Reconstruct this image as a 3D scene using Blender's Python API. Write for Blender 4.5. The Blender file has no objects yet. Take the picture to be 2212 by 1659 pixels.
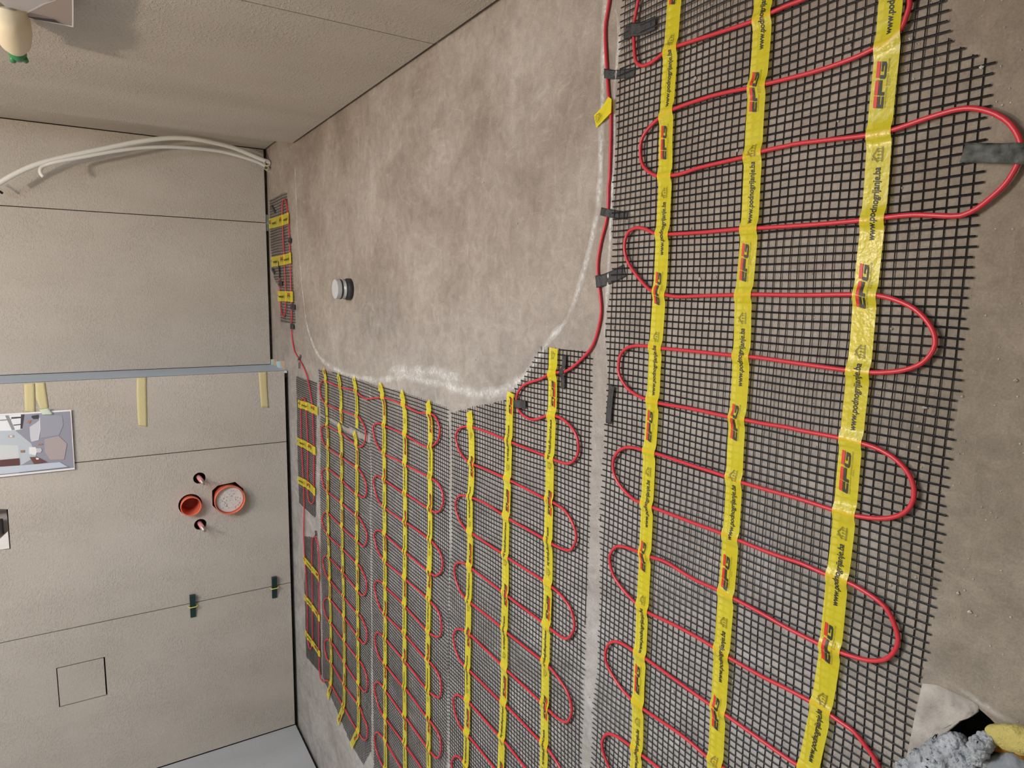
import bpy, bmesh, math, random
from mathutils import Vector, Matrix, noise

# ------------------------------------------------------------------ camera
S = bpy.context.scene
C = S.collection
CX, CY, F, H = 1106.0, 829.5, 1455.894, 0.66
RW = ((0.01530827, -0.52897336, -0.84850035),      # image right in world
      (-0.9909111, -0.1214499, 0.0578369),         # image down in world
      (-0.13364447, 0.83990303, -0.52602477))      # view direction in world
cam = bpy.data.cameras.new('camera'); camo = bpy.data.objects.new('camera', cam); C.objects.link(camo)
cam.sensor_fit = 'HORIZONTAL'; cam.sensor_width = 36.0; cam.lens = 36.0 * F / 2212.0
cam.clip_start = 0.02; cam.clip_end = 50
_r = Vector(RW[0]).normalized(); _d = Vector(RW[1]).normalized(); _f = _r.cross(_d).normalized()
_m = Matrix.Identity(4)
for i in range(3):
    _m[i][0] = _r[i]; _m[i][1] = -_d[i]; _m[i][2] = -_f[i]
_m[2][3] = H
camo.matrix_world = _m
S.camera = camo

# ------------------------------------------------------------------ light and exposure
S.view_settings.view_transform = 'Standard'; S.view_settings.look = 'None'
S.view_settings.gamma = 1.0; S.view_settings.use_curve_mapping = False
S.view_settings.exposure = 0.0
w = bpy.data.worlds.new('world'); S.world = w; w.use_nodes = True
w.node_tree.nodes['Background'].inputs[0].default_value = (0.62, 0.78, 1.0, 1)
w.node_tree.nodes['Background'].inputs[1].default_value = 1.0

def light(name, kind, loc, energy, col, target=None, **kw):
    l = bpy.data.lights.new(name, kind); l.energy = energy; l.color = col
    for k, v in kw.items(): setattr(l, k, v)
    o = bpy.data.objects.new(name, l); C.objects.link(o); o.location = loc
    if target is not None:
        o.rotation_euler = (Vector(target) - Vector(loc)).to_track_quat('-Z', 'Y').to_euler()
    return o
LAMP = (0.04, 1.35, 1.98)
light('ceiling_light', 'POINT', LAMP, 50, (1.0, 0.83, 0.66), shadow_soft_size=0.032)
# daylight through the window in the right wall, just out of frame
light('window_daylight', 'AREA', (0.53, 0.95, 1.66), 31, (0.62, 0.79, 1.0), target=(-1.5, 1.9, 0.75),
      shape='RECTANGLE', size=0.62, size_y=0.82)

# ------------------------------------------------------------------ pixel rays
def ray(x, y):
    a, b, c = x - CX, y - CY, F
    return Vector([a * RW[0][i] + b * RW[1][i] + c * RW[2][i] for i in range(3)])
def on(ax, val, x, y):
    d = ray(x, y); o = (0, 0, H)[ax]; t = (val - o) / d[ax]
    return Vector((0, 0, H)) + d * t
def fl(x, y, z=0.0): return on(2, z, x, y)

# ------------------------------------------------------------------ helpers
random.seed(7)
def obj(name, verts, faces, mat, parent=None, smooth=False, mats=None, midx=None):
    me = bpy.data.meshes.new(name); me.from_pydata([tuple(v) for v in verts], [], faces); me.update()
    for m in (mats or [mat]): me.materials.append(m)
    if midx:
        for p, i in zip(me.polygons, midx): p.material_index = i
    if smooth:
        me.polygons.foreach_set('use_smooth', [True] * len(me.polygons))
    o = bpy.data.objects.new(name, me); C.objects.link(o)
    if parent is not None:
        o.parent = parent; o.matrix_parent_inverse = Matrix.Translation(-parent.location)
    return o
def tag(o, label, cat, group=None, kind=None):
    if label: o['label'] = label
    if cat: o['category'] = cat
    if group: o['group'] = group
    if kind: o['kind'] = kind
    return o
def thing(name, label, cat, loc, group=None):
    o = bpy.data.objects.new(name, None); C.objects.link(o); o.location = loc; o.empty_display_size = .05
    return tag(o, label, cat, group)
def struct(o): o['kind'] = 'structure'; return o

class MB:
    def __init__(s): s.v = []; s.f = []; s.m = []
    def add(s, v, f, m=0):
        n = len(s.v); s.v += [tuple(p) for p in v]; s.f += [tuple(i + n for i in q) for q in f]; s.m += [m] * len(f)
    def box(s, a, b, m=0):
        (x0, y0, z0), (x1, y1, z1) = a, b
        s.add([(x0,y0,z0),(x1,y0,z0),(x1,y1,z0),(x0,y1,z0),(x0,y0,z1),(x1,y0,z1),(x1,y1,z1),(x0,y1,z1)],
              [(0,3,2,1),(4,5,6,7),(0,1,5,4),(1,2,6,5),(2,3,7,6),(3,0,4,7)], m)
    def tube(s, pts, r, n=10, cap=True, m=0):
        pts = [Vector(p) for p in pts]; k = len(pts); base = len(s.v); t0 = None; rr = r if callable(r) else (lambda i: r)
        up = Vector((0, 0, 1)); u = None
        for i, p in enumerate(pts):
            t = (pts[min(i + 1, k - 1)] - pts[max(i - 1, 0)]).normalized()
            if u is None:
                u = t.cross(up)
                if u.length < 1e-3: u = t.cross(Vector((1, 0, 0)))
                u.normalize()
            else:
                u = (u - t * u.dot(t)).normalized()
            w_ = t.cross(u)
            for j in range(n):
                a = 2 * math.pi * j / n
                s.v.append(tuple(p + (u * math.cos(a) + w_ * math.sin(a)) * rr(i)))
        for i in range(k - 1):
            for j in range(n):
                a = base + i * n + j; b = base + i * n + (j + 1) % n
                s.f.append((a, b, b + n, a + n)); s.m.append(m)
        if cap:
            s.f.append(tuple(base + j for j in range(n))[::-1]); s.m.append(m)
            s.f.append(tuple(base + (k - 1) * n + j for j in range(n))); s.m.append(m)
    def lathe(s, o, axis, prof, n=32, m=0):
        # prof: list of (distance along axis, radius)
        axis = Vector(axis).normalized(); o = Vector(o)
        u = axis.cross(Vector((0, 0, 1)))
        if u.length < 1e-3: u = Vector((1, 0, 0))
        u.normalize(); w_ = axis.cross(u); base = len(s.v)
        for (t, r) in prof:
            for j in range(n):
                a = 2 * math.pi * j / n
                s.v.append(tuple(o + axis * t + (u * math.cos(a) + w_ * math.sin(a)) * r))
        for i in range(len(prof) - 1):
            for j in range(n):
                a = base + i * n + j; b = base + i * n + (j + 1) % n
                s.f.append((a, b, b + n, a + n)); s.m.append(m)
    def obj(s, name, mat, parent=None, smooth=False):
        ms = mat if isinstance(mat, list) else [mat]
        return obj(name, s.v, s.f, None, parent, smooth, mats=ms, midx=s.m if len(ms) > 1 else None)

def smooth_path(P, step=0.006):
    """Catmull-Rom through the points, resampled evenly."""
    P = [Vector(p) for p in P]; out = []
    for i in range(len(P) - 1):
        p0 = P[max(i - 1, 0)]; p1 = P[i]; p2 = P[i + 1]; p3 = P[min(i + 2, len(P) - 1)]
        n = max(2, int((p2 - p1).length / step))
        for k in range(n):
            t = k / n
            out.append(0.5 * ((2 * p1) + (p2 - p0) * t + (2 * p0 - 5 * p1 + 4 * p2 - p3) * t * t + (3 * p1 - p0 - 3 * p2 + p3) * t ** 3))
    out.append(P[-1]); return out

# ------------------------------------------------------------------ materials
def nt(name):
    m = bpy.data.materials.new(name); m.use_nodes = True
    return m, m.node_tree.nodes, m.node_tree.links, m.node_tree.nodes['Principled BSDF']
def plain(name, col, rough=0.6, spec=0.5, metal=0.0, bump=0.0, bscale=300, var=0.0, vscale=60):
    m, n, l, b = nt(name)
    b.inputs['Base Color'].default_value = (*col, 1); b.inputs['Roughness'].default_value = rough
    b.inputs['Specular IOR Level'].default_value = spec; b.inputs['Metallic'].default_value = metal
    g = n.new('ShaderNodeNewGeometry')
    if var:
        t = n.new('ShaderNodeTexNoise'); t.inputs['Scale'].default_value = vscale; t.inputs['Detail'].default_value = 5
        l.new(g.outputs['Position'], t.inputs['Vector'])
        r = n.new('ShaderNodeMapRange'); r.inputs[1].default_value = .3; r.inputs[2].default_value = .7
        r.inputs[3].default_value = 1 - var; r.inputs[4].default_value = 1 + var; l.new(t.outputs[0], r.inputs[0])
        x = n.new('ShaderNodeMix'); x.data_type = 'RGBA'; x.blend_type = 'MULTIPLY'; x.inputs[0].default_value = 1
        x.inputs[6].default_value = (*col, 1); l.new(r.outputs[0], x.inputs[7]); l.new(x.outputs[2], b.inputs['Base Color'])
    if bump:
        t = n.new('ShaderNodeTexNoise'); t.inputs['Scale'].default_value = bscale; t.inputs['Detail'].default_value = 4
        l.new(g.outputs['Position'], t.inputs['Vector'])
        q = n.new('ShaderNodeBump'); q.inputs['Strength'].default_value = bump; q.inputs['Distance'].default_value = .002
        l.new(t.outputs[0], q.inputs['Height']); l.new(q.outputs[0], b.inputs['Normal'])
    return m
def ramp(n, l, src, stops):
    r = n.new('ShaderNodeValToRGB'); e = r.color_ramp.elements
    e[0].position, e[0].color = stops[0][0], (*stops[0][1], 1)
    e[1].position, e[1].color = stops[-1][0], (*stops[-1][1], 1)
    for p, c in stops[1:-1]:
        k = e.new(p); k.color = (*c, 1)
    l.new(src, r.inputs[0]); return r
def noise_node(n, l, vec, scale, detail=4, rough=.5, dist=0.0):
    t = n.new('ShaderNodeTexNoise'); t.inputs['Scale'].default_value = scale; t.inputs['Detail'].default_value = detail
    t.inputs['Roughness'].default_value = rough; t.inputs['Distortion'].default_value = dist
    l.new(vec, t.inputs['Vector']); return t
def mapping(n, l, vec, scale, rot=(0, 0, 0)):
    p = n.new('ShaderNodeMapping'); p.inputs['Scale'].default_value = scale; p.inputs['Rotation'].default_value = rot
    l.new(vec, p.inputs[0]); return p.outputs[0]

def tile_mat(name, lo, hi, relief=1.0):
    """Beige stone-look porcelain with a fine chiselled relief."""
    m, n, l, b = nt(name)
    g = n.new('ShaderNodeNewGeometry'); pos = g.outputs['Position']
    big = noise_node(n, l, mapping(n, l, pos, (3.0, 3.0, 1.0), (0, .5, 0)), 1.5, 4, .5, .4)
    r = ramp(n, l, big.outputs[0], [(.32, lo), (.68, hi)])
    fine = noise_node(n, l, pos, 260, 3, .6)
    fr = n.new('ShaderNodeMapRange'); fr.inputs[1].default_value = .3; fr.inputs[2].default_value = .75
    fr.inputs[3].default_value = .93; fr.inputs[4].default_value = 1.07; l.new(fine.outputs[0], fr.inputs[0])
    x = n.new('ShaderNodeMix'); x.data_type = 'RGBA'; x.blend_type = 'MULTIPLY'; x.inputs[0].default_value = 1
    l.new(r.outputs[0], x.inputs[6]); l.new(fr.outputs[0], x.inputs[7]); l.new(x.outputs[2], b.inputs['Base Color'])
    b.inputs['Roughness'].default_value = .62; b.inputs['Specular IOR Level'].default_value = .35
    # relief: short oblique chips, in patches
    v = noise_node(n, l, mapping(n, l, pos, (1, 1, 1.7), (0, .6, 0)), 105, 3.0, .55, .6)
    msk = noise_node(n, l, pos, 7, 3, .5)
    mr = n.new('ShaderNodeMapRange'); mr.inputs[1].default_value = .35; mr.inputs[2].default_value = .62
    mr.inputs[3].default_value = .25; mr.inputs[4].default_value = 1.0; l.new(msk.outputs[0], mr.inputs[0])
    vr = n.new('ShaderNodeMapRange'); vr.inputs[1].default_value = .50; vr.inputs[2].default_value = .64; l.new(v.outputs[0], vr.inputs[0])
    mu = n.new('ShaderNodeMath'); mu.operation = 'MULTIPLY'; l.new(vr.outputs[0], mu.inputs[0]); l.new(mr.outputs[0], mu.inputs[1])
    q = n.new('ShaderNodeBump'); q.inputs['Strength'].default_value = .5 * relief; q.inputs['Distance'].default_value = .0026
    l.new(mu.outputs[0], q.inputs['Height']); l.new(q.outputs[0], b.inputs['Normal'])
    return m
M = {}
M['tile'] = tile_mat('beige_tile', (.465, .418, .362), (.535, .487, .430))
M['tile_daylit'] = tile_mat('cool_daylit_tile', (.40, .42, .43), (.48, .50, .52), .25)  # left wall: beige tile greyed, cool daylight partly painted into its colour
M['tile_bluelit'] = tile_mat('blue_daylit_tile', (.54, .65, .77), (.60, .72, .85), .15)  # step face: blue daylight painted into the tile colour
M['substrate'] = plain('tile_backing', (.085, .068, .048), .95, .1, var=.35, vscale=40)
M['grout_dark'] = plain('dark_gap', (.02, .016, .012), .9, .1)
M['paint'] = plain('white_paint', (.72, .70, .66), .8, .2)

def screed():
    m, n, l, b = nt('cement_screed')
    g = n.new('ShaderNodeNewGeometry'); pos = g.outputs['Position']
    a = noise_node(n, l, pos, 3.2, 8, .62, .5)
    st = noise_node(n, l, mapping(n, l, pos, (2.2, 1.3, 1), (0, 0, .25)), 4.5, 7, .65, 1.6)
    col = ramp(n, l, a.outputs[0], [(.28, (.19, .140, .100)), (.45, (.295, .235, .182)), (.58, (.365, .305, .248)), (.74, (.48, .42, .36))])
    grey = ramp(n, l, st.outputs[0], [(.28, (.28, .265, .245)), (.5, (.385, .372, .355)), (.72, (.49, .48, .465))])
    # tint changes across the room: brown bare screed on the right, greyer screed on the left
    sx = n.new('ShaderNodeSeparateXYZ'); l.new(pos, sx.inputs[0])
    wob = n.new('ShaderNodeMath'); wob.operation = 'MULTIPLY_ADD'; wob.inputs[1].default_value = .5; l.new(a.outputs[0], wob.inputs[0]); l.new(sx.outputs[0], wob.inputs[2])
    mr = n.new('ShaderNodeMapRange'); mr.inputs[1].default_value = .30; mr.inputs[2].default_value = -.35
    mr.inputs[3].default_value = .15; mr.inputs[4].default_value = .95; l.new(wob.outputs[0], mr.inputs[0])
    x = n.new('ShaderNodeMix'); x.data_type = 'RGBA'; l.new(mr.outputs[0], x.inputs[0]); l.new(col.outputs[0], x.inputs[6]); l.new(grey.outputs[0], x.inputs[7])
    # trowel scrapes
    sc = noise_node(n, l, mapping(n, l, pos, (9, 3, 1), (0, 0, -.6)), 3.6, 6, .72, 2.2)
    sc2 = noise_node(n, l, mapping(n, l, pos, (2.5, 9, 1), (0, 0, .5)), 3.0, 6, .72, 2.4)
    mx = n.new('ShaderNodeMath'); mx.operation = 'MAXIMUM'; l.new(sc.outputs[0], mx.inputs[0]); l.new(sc2.outputs[0], mx.inputs[1])
    s2 = n.new('ShaderNodeMapRange'); s2.inputs[1].default_value = .56; s2.inputs[2].default_value = .78
    s2.inputs[3].default_value = 0; s2.inputs[4].default_value = .55; l.new(mx.outputs[0], s2.inputs[0])
    y = n.new('ShaderNodeMix'); y.data_type = 'RGBA'; l.new(s2.outputs[0], y.inputs[0]); l.new(x.outputs[2], y.inputs[6]); y.inputs[7].default_value = (.50, .45, .39, 1)
    # sand grain
    gr = noise_node(n, l, pos, 420, 3, .7)
    gm = n.new('ShaderNodeMapRange'); gm.inputs[1].default_value = .3; gm.inputs[2].default_value = .72; gm.inputs[3].default_value = .86; gm.inputs[4].default_value = 1.15; l.new(gr.outputs[0], gm.inputs[0])
    z = n.new('ShaderNodeMix'); z.data_type = 'RGBA'; z.blend_type = 'MULTIPLY'; z.inputs[0].default_value = 1
    l.new(y.outputs[2], z.inputs[6]); l.new(gm.outputs[0], z.inputs[7])
    md = noise_node(n, l, pos, 38, 7, .72, .8)
    mm = n.new('ShaderNodeMapRange'); mm.inputs[1].default_value = .3; mm.inputs[2].default_value = .7; mm.inputs[3].default_value = .80; mm.inputs[4].default_value = 1.18; l.new(md.outputs[0], mm.inputs[0])
    z2 = n.new('ShaderNodeMix'); z2.data_type = 'RGBA'; z2.blend_type = 'MULTIPLY'; z2.inputs[0].default_value = 1
    l.new(z.outputs[2], z2.inputs[6]); l.new(mm.outputs[0], z2.inputs[7])
    # screed darkens towards the camera: light falloff painted into its colour
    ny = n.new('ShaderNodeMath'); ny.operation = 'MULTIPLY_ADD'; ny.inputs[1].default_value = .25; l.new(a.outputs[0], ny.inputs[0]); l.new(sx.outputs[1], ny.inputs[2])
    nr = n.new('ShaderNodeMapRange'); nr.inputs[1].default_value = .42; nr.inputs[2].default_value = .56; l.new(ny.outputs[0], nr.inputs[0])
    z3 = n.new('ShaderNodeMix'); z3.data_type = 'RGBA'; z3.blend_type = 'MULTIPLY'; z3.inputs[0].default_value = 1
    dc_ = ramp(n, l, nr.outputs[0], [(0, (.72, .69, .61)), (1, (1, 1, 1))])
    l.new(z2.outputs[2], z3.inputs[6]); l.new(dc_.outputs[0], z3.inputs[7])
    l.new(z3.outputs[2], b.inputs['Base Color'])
    b.inputs['Roughness'].default_value = .68; b.inputs['Specular IOR Level'].default_value = .35
    hb = n.new('ShaderNodeMath'); hb.operation = 'ADD'; l.new(mx.outputs[0], hb.inputs[0])
    h2 = n.new('ShaderNodeMath'); h2.operation = 'MULTIPLY'; h2.inputs[1].default_value = .35; l.new(gr.outputs[0], h2.inputs[0]); l.new(h2.outputs[0], hb.inputs[1])
    q = n.new('ShaderNodeBump'); q.inputs['Strength'].default_value = .5; q.inputs['Distance'].default_value = .0025
    l.new(hb.outputs[0], q.inputs['Height']); l.new(q.outputs[0], b.inputs['Normal'])
    return m
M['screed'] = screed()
M['net'] = plain('black_glassfibre_net', (.008, .0082, .010), .34, .38, bump=.4, bscale=900)
M['cable'] = plain('red_cable_sheath', (.62, .035, .050), .34, .5)
M['cold'] = plain('black_cold_lead', (.015, .014, .014), .5)
M['black'] = plain('print_black', (.02, .02, .02), .5)
M['red'] = plain('print_red', (.68, .03, .02), .45)
M['faint'] = plain('print_thin', (.16, .13, .02), .5)
def yellow():
    m, n, l, b = nt('yellow_film_tape')
    g = n.new('ShaderNodeNewGeometry')
    t = noise_node(n, l, g.outputs['Position'], 45, 3, .6)
    r = ramp(n, l, t.outputs[0], [(.3, (.90, .76, .010)), (.7, (.95, .84, .05))])
    l.new(r.outputs[0], b.inputs['Base Color'])
    b.inputs['Roughness'].default_value = .26; b.inputs['Specular IOR Level'].default_value = .55
    w2 = noise_node(n, l, g.outputs['Position'], 170, 2, .5)
    q = n.new('ShaderNodeBump'); q.inputs['Strength'].default_value = .35; q.inputs['Distance'].default_value = .0015
    l.new(w2.outputs[0], q.inputs['Height']); l.new(q.outputs[0], b.inputs['Normal'])
    tr = n.new('ShaderNodeBsdfTransparent'); tr.inputs[0].default_value = (1, .93, .45, 1)
    mix = n.new('ShaderNodeMixShader'); mix.inputs[0].default_value = .40
    l.new(b.outputs[0], mix.inputs[1]); l.new(tr.outputs[0], mix.inputs[2])
    l.new(mix.outputs[0], n['Material Output'].inputs[0])
    return m
M['yellow'] = yellow()
M['btape'] = plain('black_cloth_tape', (.035, .034, .034), .55, .5, bump=.6, bscale=420, var=.35, vscale=110)
M['worn'] = plain('worn_grey_tape', (.065, .07, .06), .6, .4, bump=.6, bscale=300, var=.8, vscale=120)
def chalk():
    m, n, l, b = nt('white_residue')
    b.inputs['Base Color'].default_value = (.80, .77, .72, 1); b.inputs['Roughness'].default_value = .95
    g = n.new('ShaderNodeNewGeometry'); a = n.new('ShaderNodeAttribute'); a.attribute_name = 'fade'
    t = noise_node(n, l, g.outputs['Position'], 130, 5, .7)
    t2 = noise_node(n, l, g.outputs['Position'], 22, 3, .6)
    ad = n.new('ShaderNodeMath'); ad.operation = 'MULTIPLY'; l.new(t.outputs[0], ad.inputs[0]); l.new(t2.outputs[0], ad.inputs[1])
    mu = n.new('ShaderNodeMath'); mu.operation = 'MULTIPLY'; l.new(ad.outputs[0], mu.inputs[0]); l.new(a.outputs['Fac'], mu.inputs[1])
    mr = n.new('ShaderNodeMapRange'); mr.inputs[1].default_value = .08; mr.inputs[2].default_value = .42; mr.inputs[3].default_value = 0; mr.inputs[4].default_value = .85
    l.new(mu.outputs[0], mr.inputs[0]); l.new(mr.outputs[0], b.inputs['Alpha'])
    return m
M['chalk'] = chalk()
M['masking'] = plain('masking_tape', (.62, .54, .29), .6, .35, bump=.5, bscale=160)
M['masking_pale'] = plain('pale_green_tape', (.60, .68, .56), .6)
M['orange'] = plain('orange_plastic', (.80, .17, .09), .42)
M['plug'] = plain('speckled_plug', (.66, .62, .58), .7, var=.10, vscale=90)
M['chrome'] = plain('zinc', (.62, .61, .58), .3, .5, 1.0)
M['pink'] = plain('pink_sleeve', (.72, .30, .32), .5)
M['white'] = plain('white_plastic', (.80, .79, .74), .38)
M['wedge'] = plain('dark_green_wedge', (.006, .032, .030), .45)
M['clip'] = plain('yellow_clip', (.85, .78, .16), .4)
M['paper'] = plain('paper', (.82, .81, .80), .7)
M['cream'] = plain('cream_bonnet', (.74, .62, .42), .35)
M['green'] = plain('green_cap', (.02, .20, .06), .35)
M['greyplug'] = plain('grey_pipe', (.50, .50, .49), .5, bump=.3, bscale=200)
M['rubber'] = plain('black_rubber', (.03, .03, .03), .5)
M['silver'] = plain('silver_tape', (.62, .60, .56), .38, .5, .5, bump=.6, bscale=90)
M['rag'] = plain('grey_rag', (.40, .425, .45), .95, .1, bump=1.0, bscale=500, var=.3, vscale=70)
M['sponge'] = plain('yellow_sponge', (.56, .48, .16), .95, .1, bump=.9, bscale=500)
M['rust'] = plain('brown_sponge_side', (.30, .13, .02), .95, .1, bump=.9, bscale=400, var=.3)
M['lump'] = plain('grey_mortar_lump', (.24, .26, .28), .95, .1, bump=.8, bscale=300, var=.2)
M['adh'] = plain('light_adhesive', (.43, .40, .36), .85, .2, bump=1.0, bscale=160, var=.2, vscale=50)
M['debris'] = plain('mortar_crumbs', (.62, .57, .50), .9)
M['mint'] = plain('mint_foam', (.50, .66, .60), .8)
M['peach'] = plain('cardboard', (.55, .40, .29), .9, .2, var=.15)
M['blue'] = plain('pale_blue_foam', (.46, .66, .72), .8)

# ------------------------------------------------------------------ room measures
YB = fl(629, 1000)[1]                   # tiled face of the toilet wall
YF = fl(581, 480)[1]                    # tiled face of the set-back wall
XR = 0.52; XR2 = on(1, YF, 100, 268)[0]
XR2 = 0.572
YR = fl(636, 316)[1]                    # far edge of the right tiled wall
XS = on(1, YB, 614, 801)[0]             # step between both back walls
XL = fl(644, 1560)[0]
ZC = 2.35; YN = -1.0
XG = 0.012

def panel(name, holes, u0, u1, z0, z1, plane, axis, out, mat, thick=.009, parts=None, parent=None):
    """A tile slab in a vertical plane, with holes; joints are real gaps between the slabs."""
    mb_v, mb_f = [], []
    for (a, b, c, d) in parts:
        bm = bmesh.new()
        loops = [[(a, c), (b, c), (b, d), (a, d)]] + [h for h in holes if a < sum(p[0] for p in h) / len(h) < b and c < sum(p[1] for p in h) / len(h) < d]
        es = []
        for lp in loops:
            vs = [bm.verts.new((p[0], p[1], 0)) for p in lp]
            es += [bm.edges.new((vs[i], vs[(i + 1) % len(vs)])) for i in range(len(vs))]
        bmesh.ops.triangle_fill(bm, use_beauty=True, use_dissolve=False, edges=es)
        r = bmesh.ops.extrude_face_region(bm, geom=list(bm.faces))
        for v in r['geom']:
            if isinstance(v, bmesh.types.BMVert): v.co.z = thick
        bmesh.ops.recalc_face_normals(bm, faces=list(bm.faces))
        bm.verts.index_update(); n0 = len(mb_v)
        for v in bm.verts:
            u, z, t = v.co
            mb_v.append((plane + out * (-t), u, z) if axis == 0 else (u, plane + out * (-t), z))
        for f in bm.faces: mb_f.append([v.index + n0 for v in f.verts])
        bm.free()
    return obj(name, mb_v, mb_f, mat, parent)

def circ(cx, cz, r, n=24, ph=0): return [(cx + r * math.cos(2 * math.pi * i / n + ph), cz + r * math.sin(2 * math.pi * i / n + ph)) for i in range(n)]
def wb(x, y): p = on(1, YB, x, y); return (p[0], p[2])
def wf(x, y): p = on(1, YF, x, y); return (p[0], p[2])
zB = on(1, YB, 620, 1000)[2]; zF = on(1, YF, 574, 480)[2]
j1 = wb(618, 954)[0]; j2 = wb(630, 1258)[0]; g = .0016

# wall features positions
big = wb(494, 1076); small = wb(411, 1090); bo1 = wb(431, 1033); bo2 = wb(433, 1133)
octo = [wb(*p) for p in ((458, 1060), (470, 1049), (508, 1041), (526, 1056), (527, 1090), (500, 1108), (474, 1106), (459, 1092))]
hat = [wb(*p) for p in ((121, 1443), (227, 1419), (232, 1502), (128, 1528))]
hx0 = (hat[1][0] + hat[0][0]) / 2; hx1 = (hat[2][0] + hat[3][0]) / 2; hz1 = (hat[0][1] + hat[3][1]) / 2; hz0 = (hat[1][1] + hat[2][1]) / 2
hatch = [(hx1, hz0), (hx0, hz0), (hx0, hz1), (hx1, hz1)]
rec = [wb(-70, 1100), wb(17, 1100), wb(23, 1186), wb(-70, 1196)]
holesB = [octo, circ(small[0], small[1], .041), circ(*bo1, .022), circ(*bo2, .022), hatch, rec]
TH = 1.2
partsB = []
for (a, b) in ((j1 + g, XS), (j2 + g, j1 - g), (XL + .004, j2 - g)):
    partsB += [(a, b, zB, zB + TH), (a, b, zB + TH + .003, ZC)]
struct(panel('wall_back', holesB, 0, 0, 0, 0, YB, 1, -1, M['tile'], parts=partsB))
jf = on(1, YF, 570, 481)[0]
partsF = []
for (a, b) in ((XS + .002, jf - g), (jf + g, XR2 - .003)):
    partsF += [(a, b, zF, zF + TH), (a, b, zF + TH + .003, ZC)]
struct(panel('wall_alcove', [], 0, 0, 0, 0, YF, 1, -1, M['tile'], parts=partsF))
# step return
struct(panel('wall_step', [], 0, 0, 0, 0, XS, 0, 1, M['tile_bluelit'], parts=[(YB + .0005, YF - .002, .006, ZC)], thick=.009))
# right wall with its joint and window opening beyond the frame
zR = .009; jr = on(0, XR, 945, 97)[1]
WY0, WY1, WZ0, WZ1 = .60, 1.30, 1.23, 2.11
win = [(WY0, WZ0), (WY1, WZ0), (WY1, WZ1), (WY0, WZ1)]
zj = .0
partsR = [(jr + g, YR, zR, zR + TH), (jr + g, YR, zR + TH + .003, ZC), (.55, jr - g, zR, zR + TH), (.55, jr - g, zR + TH + .003, ZC)]
struct(panel('wall_right', [win], 0, 0, 0, 0, XR, 0, -1, M['tile'], parts=partsR))
mb = MB(); mb.box((XR, YR - .0005, zR), (XR2 + .01, YR + .002, ZC)); struct(mb.obj('trim_1', M['tile']))
struct(panel('wall_right_far', [], 0, 0, 0, 0, XR2, 0, -1, M['tile'], parts=[(YR + .003, YF - .004, .008, ZC)]))
struct(panel('wall_right_near', [], 0, 0, 0, 0, XR, 0, -1, M['tile'], parts=[(YN, .547, zR, ZC)], thick=.009))
struct(panel('wall_left', [], 0, 0, 0, 0, XL, 0, 1, M['tile_daylit'], parts=[(YN, YB - .001, .014, ZC)]))
# dark backing behind the slabs, seen through the joints, the holes and the gap above the floor
mb = MB()
mb.box((XL - .06, YB + .045, -.05), (XS - .03, YB + .06, ZC)); mb.box((XS - .03, YB + .02, -.05), (XS - .012, YF + .06, ZC))
mb.box((XS - .03, YF + .02, -.05), (XR2 + .04, YF + .035, ZC))
mb.box((XR + .018, YN, -.05), (XR + .03, YR, ZC)); 
mb.box((XR2 + .012, YR, -.05), (XR2 + .03, YF + .02, ZC)); mb.box((XL - .035, YN, -.05), (XL - .022, YB + .045, ZC))
bk = mb.obj('wall_backing', M['substrate']); struct(bk)
# the near part of the backing must leave the window free
bpy.data.objects.remove(bk)
mb = MB()
mb.box((XL - .06, YB + .045, -.05), (XS - .03, YB + .06, ZC)); mb.box((XS - .03, YB + .02, -.05), (XS - .012, YF + .06, ZC))
mb.box((XS - .03, YF + .02, -.05), (XR2 + .04, YF + .035, ZC)); mb.box((XR + .014, YN, -.05), (XR + .03, 1.34, 1.21)); mb.box((XR + .014, 1.34, -.05), (XR + .03, YR, ZC)); mb.box((XR + .014, YN, 1.21), (XR + .03, .57, ZC)); mb.box((XR + .014, .57, 2.13), (XR + .03, 1.34, ZC))
mb.box((XR2 + .012, YR + .002, -.05), (XR2 + .03, YF + .02, ZC)); mb.box((XL - .035, YN, -.05), (XL - .022, YB + .045, ZC))
struct(mb.obj('wall_backing', M['substrate']))
mb = MB(); mb.box((XL - .06, YN - .02, 0), (XR + .12, YN, ZC)); struct(mb.obj('wall_front', M['paint']))
mb = MB(); mb.box((XL - .06, YN - .02, ZC), (XR2 + .1, YF + .06, ZC + .02)); struct(mb.obj('ceiling', M['paint']))
# window frame
mb = MB(); x0, x1 = XR + .05, XR + .09
mb.box((x0, WY0, WZ0), (x1, WY1, WZ0 + .05)); mb.box((x0, WY0, WZ1 - .05), (x1, WY1, WZ1))
mb.box((x0, WY0, WZ0 + .05), (x1, WY0 + .05, WZ1 - .05)); mb.box((x0, WY1 - .05, WZ0 + .05), (x1, WY1, WZ1 - .05))
struct(mb.obj('window_1', M['white']))

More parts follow.
